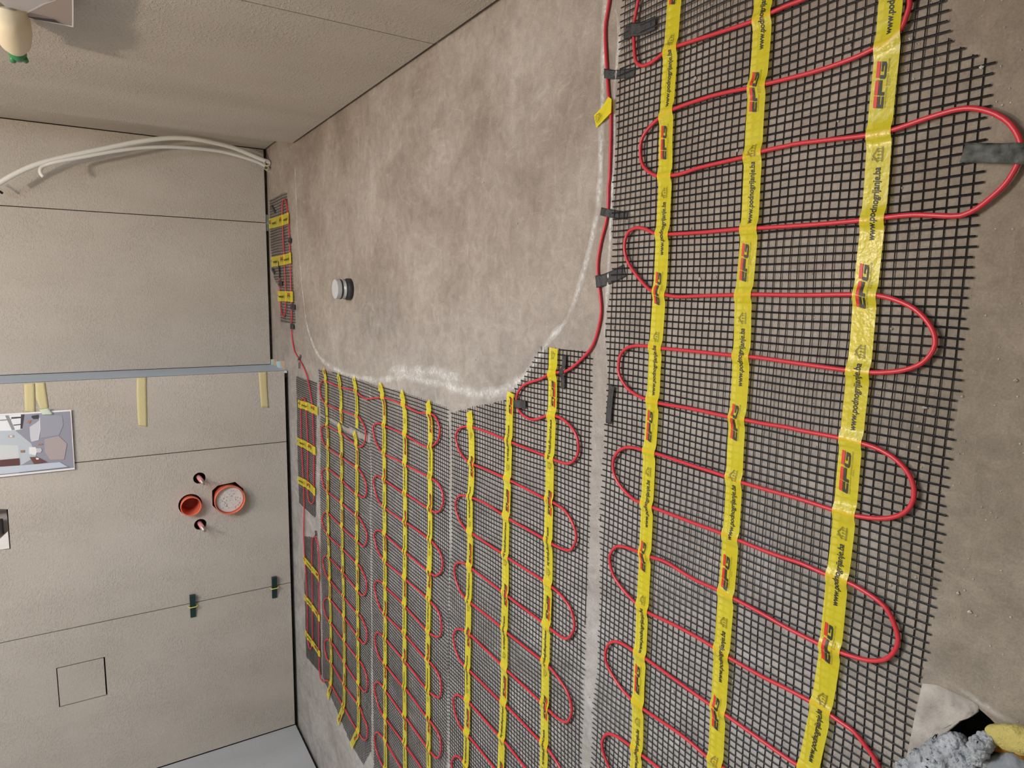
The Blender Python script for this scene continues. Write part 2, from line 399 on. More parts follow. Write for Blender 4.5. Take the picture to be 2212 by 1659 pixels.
# floor with the pit near the camera
pit_px = [(2008, 1601), (2030, 1592), (2052, 1578), (2072, 1560), (2088, 1550), (2100, 1548), (2110, 1540), (2109, 1526), (2122, 1537), (2140, 1553), (2158, 1572), (2200, 1605), (2290, 1660), (2230, 1770), (2080, 1760), (2000, 1700), (1990, 1640)]
pit = [fl(*p) for p in pit_px]
bm = bmesh.new()
lp = [(XL - .03, YN, 0), (XR + .012, YN, 0), (XR + .012, YR, 0), (XR2 + .01, YR, 0), (XR2 + .01, YF + .03, 0), (XS - .02, YF + .03, 0), (XS - .02, YB + .045, 0), (XL - .03, YB + .045, 0)]
es = []
for q in (lp, [tuple(p) for p in pit]):
    vs = [bm.verts.new(p) for p in q]; es += [bm.edges.new((vs[i], vs[(i + 1) % len(vs)])) for i in range(len(vs))]
bmesh.ops.triangle_fill(bm, use_beauty=True, use_dissolve=False, edges=es, normal=(0, 0, 1))
for f in bm.faces:
    if f.normal.z < 0: f.normal_flip()
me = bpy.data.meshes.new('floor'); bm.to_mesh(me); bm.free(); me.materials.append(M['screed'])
flo = bpy.data.objects.new('floor', me); C.objects.link(flo); struct(flo)
mb = MB(); n = len(pit); cen = sum(pit, Vector()) / n
vv = [tuple(p) for p in pit] + [(cen.x + (p.x - cen.x) * .93, cen.y + (p.y - cen.y) * .93, -.07) for p in pit]
mb.add(vv, [(i, (i + 1) % n, n + (i + 1) % n, n + i) for i in range(n)] + [tuple(range(n, 2 * n))])
M['pit'] = plain('pit_side', (.085, .085, .08), .9, .2, bump=1, bscale=90, var=.4)
t = mb.obj('floor_pit', M['pit']); tag(t, 'dark ragged pit broken into the screed beside the grey rag', 'hole')
mb = MB(); mb.box((XL - .06, YN - .02, -.12), (XR2 + .06, YF + .06, -.075)); struct(mb.obj('floor_slab', M['substrate']))

# ------------------------------------------------------------------ access panel, box, pipes on the toilet wall
mb = MB(); mb.box((hx1 + .0035, YB + .0002, hz0 + .0045), (hx0 - .0035, YB + .009, hz1 - .003))
tag(mb.obj('access_panel', M['tile']), 'square tile access hatch cut flush into the toilet wall', 'access panel')
def ring_poly(center, r0, r1, y0, y1):  # socket pipe out of the wall (axis -Y)
    pass
def pipe(name, label, c, r, y_out, mat, plugdepth=None, wall=.003):
    t = thing(name, label, 'pipe', (c[0], YB, c[1]))
    mb = MB(); L = y_out
    mb.lathe((c[0], YB, c[1]), (0, -1, 0), [(-.043, r - .004), (0, r - .004), (L - .012, r), (L - .003, r), (L, r - .001), (L, r - wall), (L - .01, r - wall - .0005), (-.043, r - wall - .004)], 40)
    mb.obj('pipe_socket', mat, t, True)
    return t
t = pipe('soil_pipe', 'large orange soil pipe stub closed with a speckled white plug', big, .056, .034, M['orange'])
mb = MB(); mb.lathe((big[0], YB, big[1]), (0, -1, 0), [(.004, .0515), (.016, .0515), (.019, .0500), (.020, .047), (.020, 0.0001)], 40)
pl_ = mb.obj('pipe_plug', M['plug'], t, False)
mb = MB(); random.seed(3)
for i in range(46):
    a = random.random() * 6.28; rr = math.sqrt(random.random()) * .042; s_ = random.uniform(.0014, .0046)
    cx, cz = big[0] + rr * math.cos(a), big[1] + rr * math.sin(a); k = 6; ph = random.random()
    vs = [(cx + s_ * random.uniform(.5, 1.2) * math.cos(2 * math.pi * j / k + ph), YB - .0203, cz + s_ * random.uniform(.3, .9) * math.sin(2 * math.pi * j / k + ph)) for j in range(k)]
    mb.add(vs, [tuple(range(k))])
M['speck'] = plain('grey_speck', (.34, .31, .29), .8)
sp = mb.obj('plug_specks', M['speck'], pl_); sp['kind'] = 'stuff'
t = pipe('flush_pipe', 'small open orange flush pipe stub above the soil pipe', small, .0365, .030, M['orange'])
mb = MB(); mb.lathe((small[0], YB, small[1]), (0, -1, 0), [(-.038, 0.0001), (-.038, .0300)], 32); mb.obj('pipe_bottom', plain('deep_orange', (.30, .03, .015), .6), t)
for c, lab in ((bo1, 'threaded toilet stud in a pink sleeve, the one right of the pipes'), (bo2, 'threaded toilet stud in a pink sleeve, the one left of the pipes')):
    t = thing('mounting_stud', lab, 'bolt', (c[0], YB, c[1]), 'toilet mounting studs')
    mb = MB(); mb.lathe((c[0], YB, c[1]), (-.12, -1, -.10), [(-.04, .0001), (-.04, .0085), (.030, .0085), (.031, .006), (.031, .0001)], 20); mb.obj('sleeve', M['pink'], t, True)
    mb = MB(); pr = []
    for k in range(34): pr += [(.028 + k * .001, .0060 if k % 2 else .0052)]
    pr += [(.062, .003), (.062, .0001)]
    mb.lathe((c[0], YB, c[1]), (-.12, -1, -.10), pr, 16); mb.obj('thread', M['chrome'], t)
# recessed flush plate box at the left edge of the frame
t = thing('flush_box', 'recessed dark box with a white bracket in the toilet wall', 'recess', (rec[1][0], YB, rec[1][1]))
mb = MB()
a0, a1 = rec[1], rec[2]; x1_, x0_ = a0[0] - .002, a1[0] + .002; zb = min(a0[1], a1[1]) + .004; zt = zb + .16
mb.add([(x0_, YB + .002, zb), (x1_, YB + .002, zb), (x1_, YB + .002, zt), (x0_, YB + .002, zt), (x0_, YB + .043, zb), (x1_, YB + .043, zb), (x1_, YB + .043, zt), (x0_, YB + .043, zt)],
       [(0, 1, 5, 4), (1, 2, 6, 5), (2, 3, 7, 6), (3, 0, 4, 7), (4, 5, 6, 7)])
mb.obj('box_lining', M['speck'], t)
mb = MB(); mb.add([(x0_ + .001, YB - .001, zb + .001), (x0_ + .060, YB - .001, zb + .001), (x0_ + .002, YB - .001, zb + .062)] + [(x0_ + .001, YB + .006, zb + .001), (x0_ + .060, YB + .006, zb + .001), (x0_ + .002, YB + .006, zb + .062)],
                  [(0, 1, 2), (3, 5, 4), (0, 3, 4, 1), (1, 4, 5, 2), (2, 5, 3, 0)])
mb.obj('corner_bracket', M['white'], t)
mb = MB(); mb.tube([(x1_ - .035, YB + .02, zb + .022), (x0_ + .05, YB + .02, zb + .022)], .009, 12); mb.obj('black_hose', M['rubber'], t)
mb = MB(); mb.tube([(x0_ + .055, YB + .02, zb + .03), (x0_ + .055, YB + .02, zb + .16)], .007, 12); mb.obj('brass_fitting', plain('brass', (.7, .42, .16), .3, .5, 1), t)

# tile levelling wedges in the left joint
for (px, py, lab) in ((416, 1308, 'dark green levelling wedge through a yellow clip, upper one on the joint'), (592, 1268, 'dark green levelling wedge through a yellow clip, lower one near the floor')):
    c = on(1, YB, px, py); t = thing('levelling_wedge', lab, 'wedge', tuple(c), 'tile levelling wedges')
    L = .046; hw = .0095
    mb = MB()
    mb.add([(c.x - L, YB - .001, c.z - hw), (c.x + L, YB - .001, c.z - hw), (c.x + L, YB - .001, c.z + hw), (c.x - L, YB - .001, c.z + hw),
            (c.x - L, YB - .004, c.z - hw), (c.x + L, YB - .017, c.z - hw), (c.x + L, YB - .017, c.z + hw), (c.x - L, YB - .004, c.z + hw)],
           [(0, 3, 2, 1), (4, 5, 6, 7), (0, 1, 5, 4), (1, 2, 6, 5), (2, 3, 7, 6), (3, 0, 4, 7)])
    mb.obj('wedge', M['wedge'], t)
    mb = MB()
    mb.tube([(c.x, YB, c.z - .016), (c.x, YB - .014, c.z - .0145), (c.x, YB - .018, c.z - .008), (c.x, YB - .018, c.z + .008), (c.x, YB - .014, c.z + .0145), (c.x, YB, c.z + .016)], .0017, 8)
    mb.obj('clip', M['clip'], t)

# ------------------------------------------------------------------ masking tape strips and prints
def quad_strip(name, pts, mat, label, cat, plane=None, off=.0006, wav=.0006, parent=None, yv=None):
    """pts: pairs of pixels (edge a, edge b) down the strip, on the toilet wall"""
    yv = yv or YB
    v = []; f = []
    K = 6; P = []
    for i in range(len(pts) - 1):
        (a, b), (c, d) = pts[i], pts[i + 1]
        for k in range(K + (1 if i == len(pts) - 2 else 0)):
            s = k / K; P.append(((a[0] + (c[0] - a[0]) * s, a[1] + (c[1] - a[1]) * s), (b[0] + (d[0] - b[0]) * s, b[1] + (d[1] - b[1]) * s)))
    for i, (a, b) in enumerate(P):
        for q in range(5):
            s = q / 4; p = on(1, yv - off, a[0] + (b[0] - a[0]) * s, a[1] + (b[1] - a[1]) * s)
            p.y -= wav * (1 + noise.noise(Vector((p.x * 90, p.z * 90, 3)))) * (1 if 0 < q < 4 else .2); v.append(tuple(p))
    for i in range(len(P) - 1):
        for q in range(4): f.append((i * 5 + q, i * 5 + q + 1, i * 5 + q + 6, i * 5 + q + 5))
    o = obj(name, v, f, mat, parent, True)
    m = o.modifiers.new('thickness', 'SOLIDIFY'); m.thickness = .0003
    if label: tag(o, label, cat)
    return o
quad_strip('masking_tape', [((52, 829), (75, 828)), ((53, 862), (76, 862)), ((54, 890), (77, 893))], M['masking'], 'wide yellow masking tape strip running under the print, left of its pair', 'tape')
quad_strip('masking_tape', [((76, 827), (97, 826)), ((78, 862), (102, 860)), ((88, 886), (105, 884))], M['masking'], 'yellow masking tape strip beside another, holding the top corner of the print', 'tape', off=.0013)
quad_strip('masking_tape', [((295, 816), (317, 815)), ((295, 850), (317, 850)), ((297, 900), (318, 900)), ((299, 919), (318, 922))], M['masking'], 'long yellow masking tape strip hanging from the step edge, middle of the wall', 'tape')
quad_strip('masking_tape', [((558, 804), (577, 803)), ((561, 840), (578, 840)), ((564, 880), (581, 881))], M['masking'], 'short creased yellow masking tape strip nearest the floor', 'tape')

# print of a bathroom rendering taped to the wall
prints = {}
def flatmat(name, c):
    if name not in prints: prints[name] = plain('print_' + name, c, .55)
    return prints[name]
def make_print(name, label, corners, mapper, polys, bow):
    """corners in pixels, polys (colour, pixels); mapper turns pixel + lift into a point"""
    t = thing(name, label, 'printed picture', tuple(mapper(*corners[2], 0)))
    v = [mapper(x, y, 0) for x, y in corners] + [mapper(x, y, -.0006) for x, y in corners]; k = len(corners)
    obj('paper_sheet', v, [tuple(range(k)), tuple(range(k, 2 * k))[::-1]] + [(i, (i + 1) % k, k + (i + 1) % k, k + i) for i in range(k)], M['paper'], t)
    V = []; Fc = []; mi = []; mats = []
    for n_, (cname, col, pts) in enumerate(polys):
        m = flatmat(cname, col)
        if m not in mats: mats.append(m)
        b = len(V); V += [mapper(x, y, .0003 + .00012 * n_) for x, y in pts]; Fc.append(tuple(range(b, b + len(pts)))); mi.append(mats.index(m))
    obj('printed_picture', V, Fc, None, t, mats=mats, midx=mi)
    return t
PY = YB - .009
def mw(x, y, lift): return on(1, PY - lift, x, y)
s8 = 180 / 1493.
def q(x, y): return (x * s8, 850 + y * s8)
lg = (.48, .50, .55); wg = (.60, .62, .66)
make_print('taped_print', 'printed room picture taped up between the step and the tile joint', [(-60, 898), q(1275, 290), q(1340, 1360), (-60, 1037)], mw, [
    ('lavgrey', (.30, .30, .36), [(-58, 902), q(1258, 318), q(1325, 1330), (-58, 1032)]),
    ('wallblue', (.50, .55, .60), [(-58, 932), q(270, 660), q(560, 900), q(640, 1130), q(350, 1300), (-58, 1013)]),
    ('wallpale', (.62, .64, .65), [(-58, 960), q(320, 930), q(350, 1160), (-58, 998)]),
    ('skylight', (.80, .82, .84), [(-58, 903), q(380, 375), q(400, 640), q(270, 660), (-58, 933)]),
    ('darkframe', (.06, .05, .06), [q(375, 375), q(440, 372), q(400, 630), q(365, 640)]),
    ('bar', (.28, .29, .30), [q(90, 395), q(155, 392), q(270, 650), q(215, 660)]),
    ('bar', (.28, .29, .30), [q(0, 470), q(200, 455), q(200, 475), q(0, 492)]),
    ('darkframe', (.06, .05, .06), [q(200, 425), q(380, 415), q(380, 440), q(205, 455)]),
    ('darkframe', (.06, .05, .06), [q(240, 560), q(375, 545), q(372, 562), q(245, 576)]),
    ('tubin', (.60, .60, .64), [q(530, 600), q(640, 530), q(700, 480), q(715, 640), q(690, 830), q(560, 860), q(540, 780)]),
    ('tubside', (.34, .34, .40), [q(700, 360), q(1110, 400), q(1135, 560), q(1060, 745), q(720, 800), q(715, 560)]),
    ('tubedge', (.70, .70, .74), [q(700, 430), q(716, 430), q(722, 640), q(695, 832), q(565, 862), q(560, 850), q(685, 820), q(705, 640)]),
    ('dark', (.05, .05, .06), [q(570, 400), q(690, 380), q(690, 455), q(600, 460), q(560, 425)]),
    ('copper', (.42, .20, .10), [q(500, 490), q(560, 480), q(530, 545), q(500, 530)]),
    ('copper', (.42, .20, .10), [q(690, 900), q(760, 895), q(765, 920), q(680, 930)]),
    ('warmfloor', (.43, .36, .35), [q(800, 820), q(1050, 760), q(1200, 900), q(1150, 1180), q(900, 1190), q(800, 1050)]),
    ('glow', (.80, .80, .80), [q(520, 960), q(640, 960), q(665, 1040), q(640, 1110), q(520, 1080)]),
    ('bowl', (.58, .56, .58), [q(650, 980), q(730, 980), q(755, 1020), q(720, 1060), q(655, 1060)]),
    ('gold', (.34, .20, .08), [q(365, 1020), q(440, 1015), q(440, 1055), q(370, 1060)]),
    ('lampc', (.60, .36, .26), [q(140, 750), q(240, 745), q(245, 780), q(150, 790)]),
    ('glow', (.80, .80, .80), [q(180, 752), q(215, 752), q(215, 782), q(180, 784)]),
    ('brown', (.12, .05, .045), [(-58, 999), q(345, 1160), q(350, 1285), (-58, 1012)]),
    ('brown2', (.16, .07, .06), [q(530, 1140), q(660, 1135), q(850, 1230), q(610, 1265)]),
    ('glow', (.80, .80, .80), [q(640, 1150), q(695, 1155), q(690, 1185), q(650, 1185)]),
    ('benchtop', (.55, .60, .68), [(-58, 1013), q(600, 1270), q(1070, 1230), q(1215, 1315), q(340, 1415), (-58, 1030)]),
    ('benchside', (.20, .21, .27), [q(340, 1410), q(1225, 1312), q(1250, 1325), q(340, 1425)]),
], 0)
quad_strip('tape_tab', [((85, 885), (105, 882)), ((92, 896), (115, 895))], M['masking_pale'], 'small pale green tape tab folded over the print corner', 'tape', off=.0135, wav=.001)

# print and valve on the right wall, upper left corner of the frame
def mr_(x, y, lift): return on(0, XR - .035 - lift, x, y)
s7 = 180 / 2133.
def q7(x, y): return (x * s7, y * s7)
make_print('wall_print', 'printed picture corner standing off the right wall above the valve', [(-80, -50), q7(1880, -600), q7(1880, 700), (0, 26.5), (-80, 12)], mr_, [
    ('beigefl', (.35, .29, .26), [(-78, -48), q7(1830, -590), q7(1835, 665), (0, 25), (-78, 10)]),
    ('tubgrey', (.46, .44, .45), [q7(0, 50), q7(0, -500), q7(1300, -500), q7(1330, 0), q7(1100, 100), q7(560, 380), q7(380, 370), q7(150, 180)]),
    ('floordark', (.16, .13, .12), [q7(0, 60), q7(150, 190), q7(370, 375), q7(0, 310)]),
    ('rim', (.62, .58, .56), [q7(1400, 0), q7(1450, 10), q7(1150, 110), q7(640, 370), q7(560, 375), q7(1080, 90)]),
    ('darkbar', (.05, .045, .045), [q7(700, 430), q7(1400, 510), q7(1540, 600), q7(900, 500)]),
], 0)
vc = on(0, XR - .04, 28, 66)
t = thing('stop_valve', 'cream stop valve with green knob under the print on the right wall', 'valve', (XR, vc.y, vc.z))
ctr = on(0, XR, 22, 48)
dv = Vector((-1, .0, 0))
tip = on(0, XR - .050, 41, 132)
b0 = Vector((XR, tip.y + .0, tip.z + .015)); ax = (tip - b0)
b1 = on(0, XR - .034, 18, 20)
axis = (tip - b1).normalized()
mb = MB(); base = b1 - axis * .01
L0 = (tip - base).length; k_ = L0 / .078
mb.lathe(base, axis, [(a * k_, b) for a, b in [(0, .0001), (0, .026), (.015, .031), (.03, .031), (.045, .027), (.053, .020), (.058, .014), (.060, .0001)]], 28)
mb.obj('valve_body', M['cream'], t, True)
mb = MB(); L0 = (tip - base).length
mb.lathe(base, axis, [(a * k_, b) for a, b in [(.055, .0001), (.055, .014), (.064, .0165), (.068, .0145), (.068, .0001)]], 24)
u = axis.cross(Vector((0, 0, 1))).normalized(); w_ = axis.cross(u)
for k in range(4):
    a = k * math.pi / 2 + .6; dd = (u * math.cos(a) + w_ * math.sin(a)); c0 = base + axis * .064 * k_ + dd * .0125
    mb.tube([c0, c0 + axis * .014 + dd * .003], .0060, 8)
mb.obj('green_knob', M['green'], t, True)
mb = MB(); mb.tube([(XR + .001, base.y, base.z), tuple(base + axis * .01)], .016, 16); mb.obj('valve_stem', M['chrome'], t, True)

# ------------------------------------------------------------------ white conduits in the far corner
def conduit(label, pts, r=.0085, group='white conduits in the corner'):
    P = smooth_path([on(1, y_, x, yy) for x, yy, y_ in pts], .01)
    mb = MB(); mb.tube(P, r, 14); o = mb.obj('plastic_conduit', M['white'], None, True); tag(o, label, 'pipe', group)
    return o
yc0 = fl(583, 352)[1]
def yy(k): return yc0 + (YF - .02 - yc0) * 0 - k
conduit('upper white plastic conduit arching from the corner out of the top', [(586, 353, yc0 + .0), (560, 342, yc0 - .01), (500, 318, yc0 - .03), (430, 302, yc0 - .06), (370, 298, yc0 - .07), (300, 306, yc0 - .075), (220, 322, yc0 - .078), (140, 339, yc0 - .078), (80, 355, yc0 - .078), (30, 377, yc0 - .078), (-12, 402, yc0 - .078)])
conduit('lower white plastic conduit ending in a bent tip', [(578, 362, yc0 + .005), (550, 348, yc0 - .01), (480, 328, yc0 - .03), (400, 319, yc0 - .06), (330, 318, yc0 - .085), (260, 325, yc0 - .105), (180, 339, yc0 - .118), (120, 350, yc0 - .122), (95, 358, yc0 - .12), (87, 366, yc0 - .125), (88, 375, yc0 - .128), (94, 382, yc0 - .13)], .0060)
mb = MB(); mb.tube([on(1, YF - .06, -20, 400), on(1, YF - .06, 6, 418)], .004, 10)
tag(mb.obj('wire_end', M['cold'], None, True), 'short dark wire end at the frame edge beneath the arching conduit', 'wire')
# torn sockets at the foot of the conduits
t = thing('conduit_sleeve', 'torn cream conduit sleeves at the corner by the floor', 'pipe sleeve', tuple(fl(588, 358)))
M['creamp'] = plain('cream_sleeve', (.60, .54, .40), .6, bump=.5, bscale=200)
for (a, b, rr) in (((577, 352), (590, 357), .013), ((575, 362), (588, 368), .010)):
    mb = MB(); p = on(1, yc0 - .02, *a); q_ = on(1, yc0 - .0, *b); q_.z = max(q_.z, .002)
    d = (q_ - p).normalized(); mb.lathe(p, d, [(0, rr * .8), (0, rr), ((q_ - p).length, rr * 1.05), ((q_ - p).length, rr * .8), (0, rr * .75)], 16); mb.obj('torn_sleeve', M['creamp'], t)
# mortar heap in that corner
mb = MB()
hp = [fl(x, y) for x, y in ((572, 328), (588, 330), (590, 345), (592, 362), (583, 372), (576, 372), (573, 350))]
c = sum(hp, Vector()) / len(hp)

# ------------------------------------------------------------------ foam and cardboard spacers along the wall foot
def spacer(label, px, mat, h=.012):
    P = [fl(*p) for p in px]; k = len(P); z = [h * (.6 + .4 * random.random()) for _ in P]
    v = [(p.x, p.y, .0003) for p in P] + [(p.x, p.y, z[i]) for i, p in enumerate(P)]
    o = obj('floor_spacer', v, [tuple(range(k, 2 * k)), tuple(range(k))[::-1]] + [(i, (i + 1) % k, k + (i + 1) % k, k + i) for i in range(k)], mat)
    tag(o, label, 'spacer', 'spacers along the wall foot')
spacer('mint green foam strip poking out below the joint of the far wall', [(574, 464), (579, 464), (580, 499), (574, 498)], M['mint'], .010)
spacer('light blue foam strip below the far wall beside the step', [(580, 718), (586, 718), (587, 753), (581, 753)], M['blue'], .010)
spacer('mint green foam block in the step corner', [(584, 776), (591, 776), (594, 791), (585, 788)], M['mint'])
spacer('pale blue foam block beside the cardboard piece at the step', [(601, 781), (608, 780), (610, 797), (603, 794)], M['blue'])
spacer('brown cardboard scrap between the two foam blocks', [(594, 776), (601, 776), (601, 793), (595, 791)], M['peach'], .008)
spacer('light cardboard scrap outermost at the step foot', [(609, 779), (615, 779), (617, 799), (611, 797)], M['peach'], .006)

# ------------------------------------------------------------------ drain stub with taped cap
dc = fl(757, 625); 
t = thing('drain_stub', 'capped grey drain pipe standing up in the bare screed', 'drain', tuple(dc))
top = on(2, .045, 739, 620); top.x = dc.x; top.y = dc.y
rD = .0285
mb = MB(); mb.lathe(dc, (0, 0, 1), [(0, .0001), (0, rD * 1.12), (.012, rD * 1.12), (.014, rD * 1.02), (.02, rD * 1.02)], 32); mb.obj('rubber_collar', M['rubber'], t, True)
mb = MB(); mb.lathe(dc, (0, 0, 1), [(.006, rD * .98), (.034, rD * .98), (.034, .0001)], 32); mb.obj('pipe_wall', M['silver'], t, True)
mb = MB(); mb.lathe(dc, (0, 0, 1), [(.030, rD * 1.03), (.034, rD * 1.03), (.034, rD * .95)], 32, 0); mb.obj('black_seal', M['rubber'], t)
mb = MB(); mb.lathe(dc, (0, 0, 1), [(.034, rD * 1.0), (.046, rD * 1.0), (.047, rD * .97), (.047, .0001)], 32); mb.obj('pipe_cap', M['greyplug'], t, False)

#@@NETS@@
# ================================================================== heating mats
ZC0 = .0062      # cable centre above the floor on a net
RC = .0024
def fpath(pts, z, step=.006): return smooth_path([fl(x, y, z) for x, y in pts], step)

M1C = [(1383,-40),(1379,0),(1372,36),(1369,65),(1371,116),(1375,135),(1387,142),(1407,135),(1436,113),(1465,99),(1539,75),(1626,46),(1665,28),(1700,12),(1737,-2),(1850,-50),(1920,-75),(1955,-45),(1965,0),(1963,19),(1954,46),(1946,62),(1922,88),(1890,104),(1840,127),(1758,155),(1656,181),(1616,190),(1539,207),(1457,235),(1427,253),(1399,280),(1385,306),(1384,338),(1392,362),(1419,380),(1452,379),(1479,373),(1515,361),(1609,339),(1650,326),(1700,315),(1731,309),(1875,292),(1927,281),(2003,255),(2070,236),(2111,235),(2152,247),(2182,268),(2201,298),(2206,325),(2198,355),(2173,396),(2138,429),(2111,450),(2084,463),(2057,467),(1975,464),(1910,470),(1859,476),(1758,485),(1650,492),(1597,495),(1515,502),(1443,506),(1416,505),(1395,495),(1375,492),(1358,501),(1350,521),(1350,545),(1358,569),(1378,598),(1399,622),(1409,628),(1438,637),(1467,641),(1515,639),(1588,637),(1626,636),(1700,637),(1758,637),(1842,636),(1894,638),(1935,648),(1975,667),(2005,697),(2020,729),(2016,756),(1992,784),(1954,799),(1913,804),(1875,804),(1826,799),(1731,786),(1650,774),(1614,770),(1576,767),(1491,758),(1428,752),(1400,748),(1371,747),(1351,754),(1339,771),(1336,800),(1342,819),(1358,841),(1380,856),(1396,862),(1424,871),(1494,883),(1567,899),(1605,906),(1650,915),(1700,923),(1731,930),(1814,946),(1864,958),(1902,972),(1938,995),(1965,1027),(1975,1063),(1967,1093),(1943,1113),(1902,1120),(1849,1114),(1802,1102),(1731,1079),(1650,1056),(1593,1039),(1559,1026),(1494,1005),(1415,979),(1390,972),(1358,966),(1337,974),(1325,995),(1327,1025),(1342,1052),(1367,1077),(1386,1086),(1413,1097),(1494,1128),(1551,1149),(1586,1163),(1650,1189),(1700,1207),(1731,1217),(1788,1242),(1834,1259),(1867,1277),(1899,1299),(1918,1319),(1931,1346),(1940,1376),(1936,1400),(1920,1420),(1899,1427),(1867,1425),(1818,1410),(1774,1393),(1700,1356),(1644,1324),(1578,1289),(1545,1272),(1497,1250),(1440,1215),(1406,1203),(1380,1192),(1342,1180),(1326,1185),(1317,1204),(1321,1231),(1329,1250),(1349,1277),(1376,1305),(1402,1324),(1467,1355),(1537,1395),(1571,1418),(1644,1460),(1700,1488),(1763,1522),(1806,1553),(1844,1580),(1867,1608),(1892,1643),(1903,1670),(1908,1700),(1900,1725),(1880,1735),(1850,1728),(1800,1700),(1737,1659),(1700,1638),(1563,1541),(1531,1520),(1398,1425),(1372,1408),(1339,1388),(1319,1388),(1309,1405),(1309,1428),(1321,1455),(1344,1489),(1368,1514),(1393,1534),(1472,1588),(1524,1632),(1556,1654),(1650,1718),(1740,1780),(1800,1830)]
M1L = [(1430,1665),(1423,1659),(1388,1632),(1363,1612),(1336,1593),(1314,1585),(1303,1595),(1301,1615),(1309,1642),(1325,1675),(1350,1710),(1400,1755),(1480,1830)]
M2C = [(1222,803),(1190,807),(1167,819),(1135,830),(1119,848),(1116,874),(1127,894),(1147,906),(1164,904),(1181,898),(1199,898),(1219,908),(1239,929),(1249,955),(1248,981),(1236,998),(1222,1001),(1199,994),(1179,985),(1106,956),(1092,950),(1060,936),(1025,924),(1008,921),(991,927),(985,946),(993,975),(1011,997),(1024,1004),(1066,1021),(1092,1033),(1106,1040),(1179,1078),(1196,1086),(1219,1102),(1236,1128),(1245,1157),(1239,1180),(1227,1189),(1198,1178),(1179,1166),(1100,1121),(1087,1112),(1051,1089),(1022,1076),(996,1070),(986,1079),(985,1099),(993,1125),(1009,1146),(1022,1154),(1061,1180),(1086,1196),(1100,1207),(1175,1255),(1191,1267),(1213,1287),(1233,1316),(1241,1350),(1233,1373),(1219,1379),(1190,1359),(1172,1345),(1100,1290),(1084,1278),(1019,1228),(1008,1219),(990,1215),(982,1226),(984,1249),(993,1275),(1006,1293),(1019,1304),(1081,1353),(1097,1368),(1171,1427),(1187,1441),(1207,1466),(1227,1498),(1235,1532),(1227,1558),(1210,1555),(1185,1534),(1168,1516),(1094,1447),(1081,1434),(1018,1373),(1005,1363),(988,1359),(980,1371),(982,1394),(990,1420),(1003,1438),(1016,1450),(1078,1512),(1094,1525),(1165,1599),(1182,1616),(1210,1659),(1225,1700),(1232,1740),(1222,1762),(1195,1745),(1165,1700),(1135,1659),(1094,1607),(1077,1589),(1015,1519),(1002,1509),(988,1501),(980,1509),(982,1535),(990,1561),(1003,1580),(1015,1593),(1068,1659),(1110,1710),(1160,1780)]
M2L = [(1060,1740),(1002,1648),(988,1634),(982,1634),(976,1645),(977,1660),(985,1690),(1000,1730)]
M3C = [(794,862),(807,860),(824,859),(841,862),(870,874),(901,890),(923,893),(938,898),(947,914),(950,933),(945,953),(930,965),(913,962),(880,942),(872,937),(831,920),(824,916),(812,915),(806,924),(809,945),(817,965),(831,981),(868,998),(880,1006),(923,1028),(935,1035),(950,1049),(958,1075),(954,1097),(945,1106),(933,1103),(880,1069),(868,1063),(831,1037),(822,1031),(812,1028),(807,1039),(810,1059),(817,1080),(829,1095),(870,1125),(880,1131),(904,1147),(922,1161),(933,1170),(947,1187),(956,1211),(954,1233),(944,1242),(931,1239),(879,1196),(870,1190),(833,1156),(820,1146),(811,1148),(808,1158),(810,1168),(815,1187),(827,1208),(835,1217),(870,1245),(879,1254),(922,1291),(930,1300),(944,1316),(953,1343),(953,1368),(944,1376),(930,1369),(919,1359),(878,1313),(870,1303),(835,1270),(827,1260),(815,1254),(809,1263),(811,1282),(818,1306),(829,1325),(870,1365),(876,1372),(919,1423),(930,1432),(944,1451),(953,1478),(951,1503),(944,1506),(930,1497),(919,1486),(878,1432),(870,1423),(835,1383),(827,1374),(816,1366),(810,1375),(812,1398),(821,1423),(835,1440),(870,1483),(878,1490),(919,1546),(928,1556),(944,1579),(953,1607),(950,1632),(942,1636),(928,1622),(919,1610),(878,1552),(870,1544),(835,1495),(827,1483),(815,1473),(809,1483),(812,1506),(821,1533),(835,1555),(870,1602),(878,1613),(910,1659),(940,1705),(955,1745),(948,1770),(930,1750),(867,1659),(836,1607),(829,1595),(815,1582),(809,1590),(812,1616),(819,1638),(829,1657),(860,1705),(900,1770)]
M4A = [(708,875),(704,874),(694,858),(691,839),(696,822),(706,824),(733,836),(764,843),(778,854),(790,862),(794,862)]
M4B = [(704,874),(733,885),(766,897),(778,904),(788,924),(790,943),(786,960),(777,965),(769,961),(741,938),(734,934),(708,920),(702,918),(695,922),(694,936),(698,953),(706,966),(733,984),(742,991),(769,1009),(776,1015),(788,1035),(792,1059),(787,1074),(774,1069),(766,1065),(742,1041),(734,1033),(712,1015),(704,1013),(696,1016),(695,1027),(699,1049),(706,1061),(742,1090),(769,1114),(778,1121),(790,1145),(793,1165),(786,1180),(775,1173),(769,1165),(750,1150),(711,1110),(704,1106),(698,1112),(696,1126),(701,1143),(713,1161),(741,1187),(769,1216),(778,1224),(790,1251),(792,1273),(786,1286),(775,1279),(741,1237),(713,1207),(704,1201),(698,1207),(699,1224),(706,1245),(713,1254),(741,1288),(769,1322),(781,1334),(792,1362),(792,1383),(786,1390),(776,1380),(744,1334),(715,1297),(706,1292),(700,1297),(700,1316),(706,1334),(715,1346),(744,1386),(775,1426),(784,1438),(793,1466),(793,1487),(788,1494),(776,1481),(744,1432),(717,1389),(707,1381),(702,1386),(702,1405),(707,1423),(717,1435),(744,1481),(775,1524),(784,1546),(793,1570),(793,1592),(787,1598),(775,1584),(744,1530),(718,1484),(710,1472),(703,1470),(698,1473),(695,1468)]
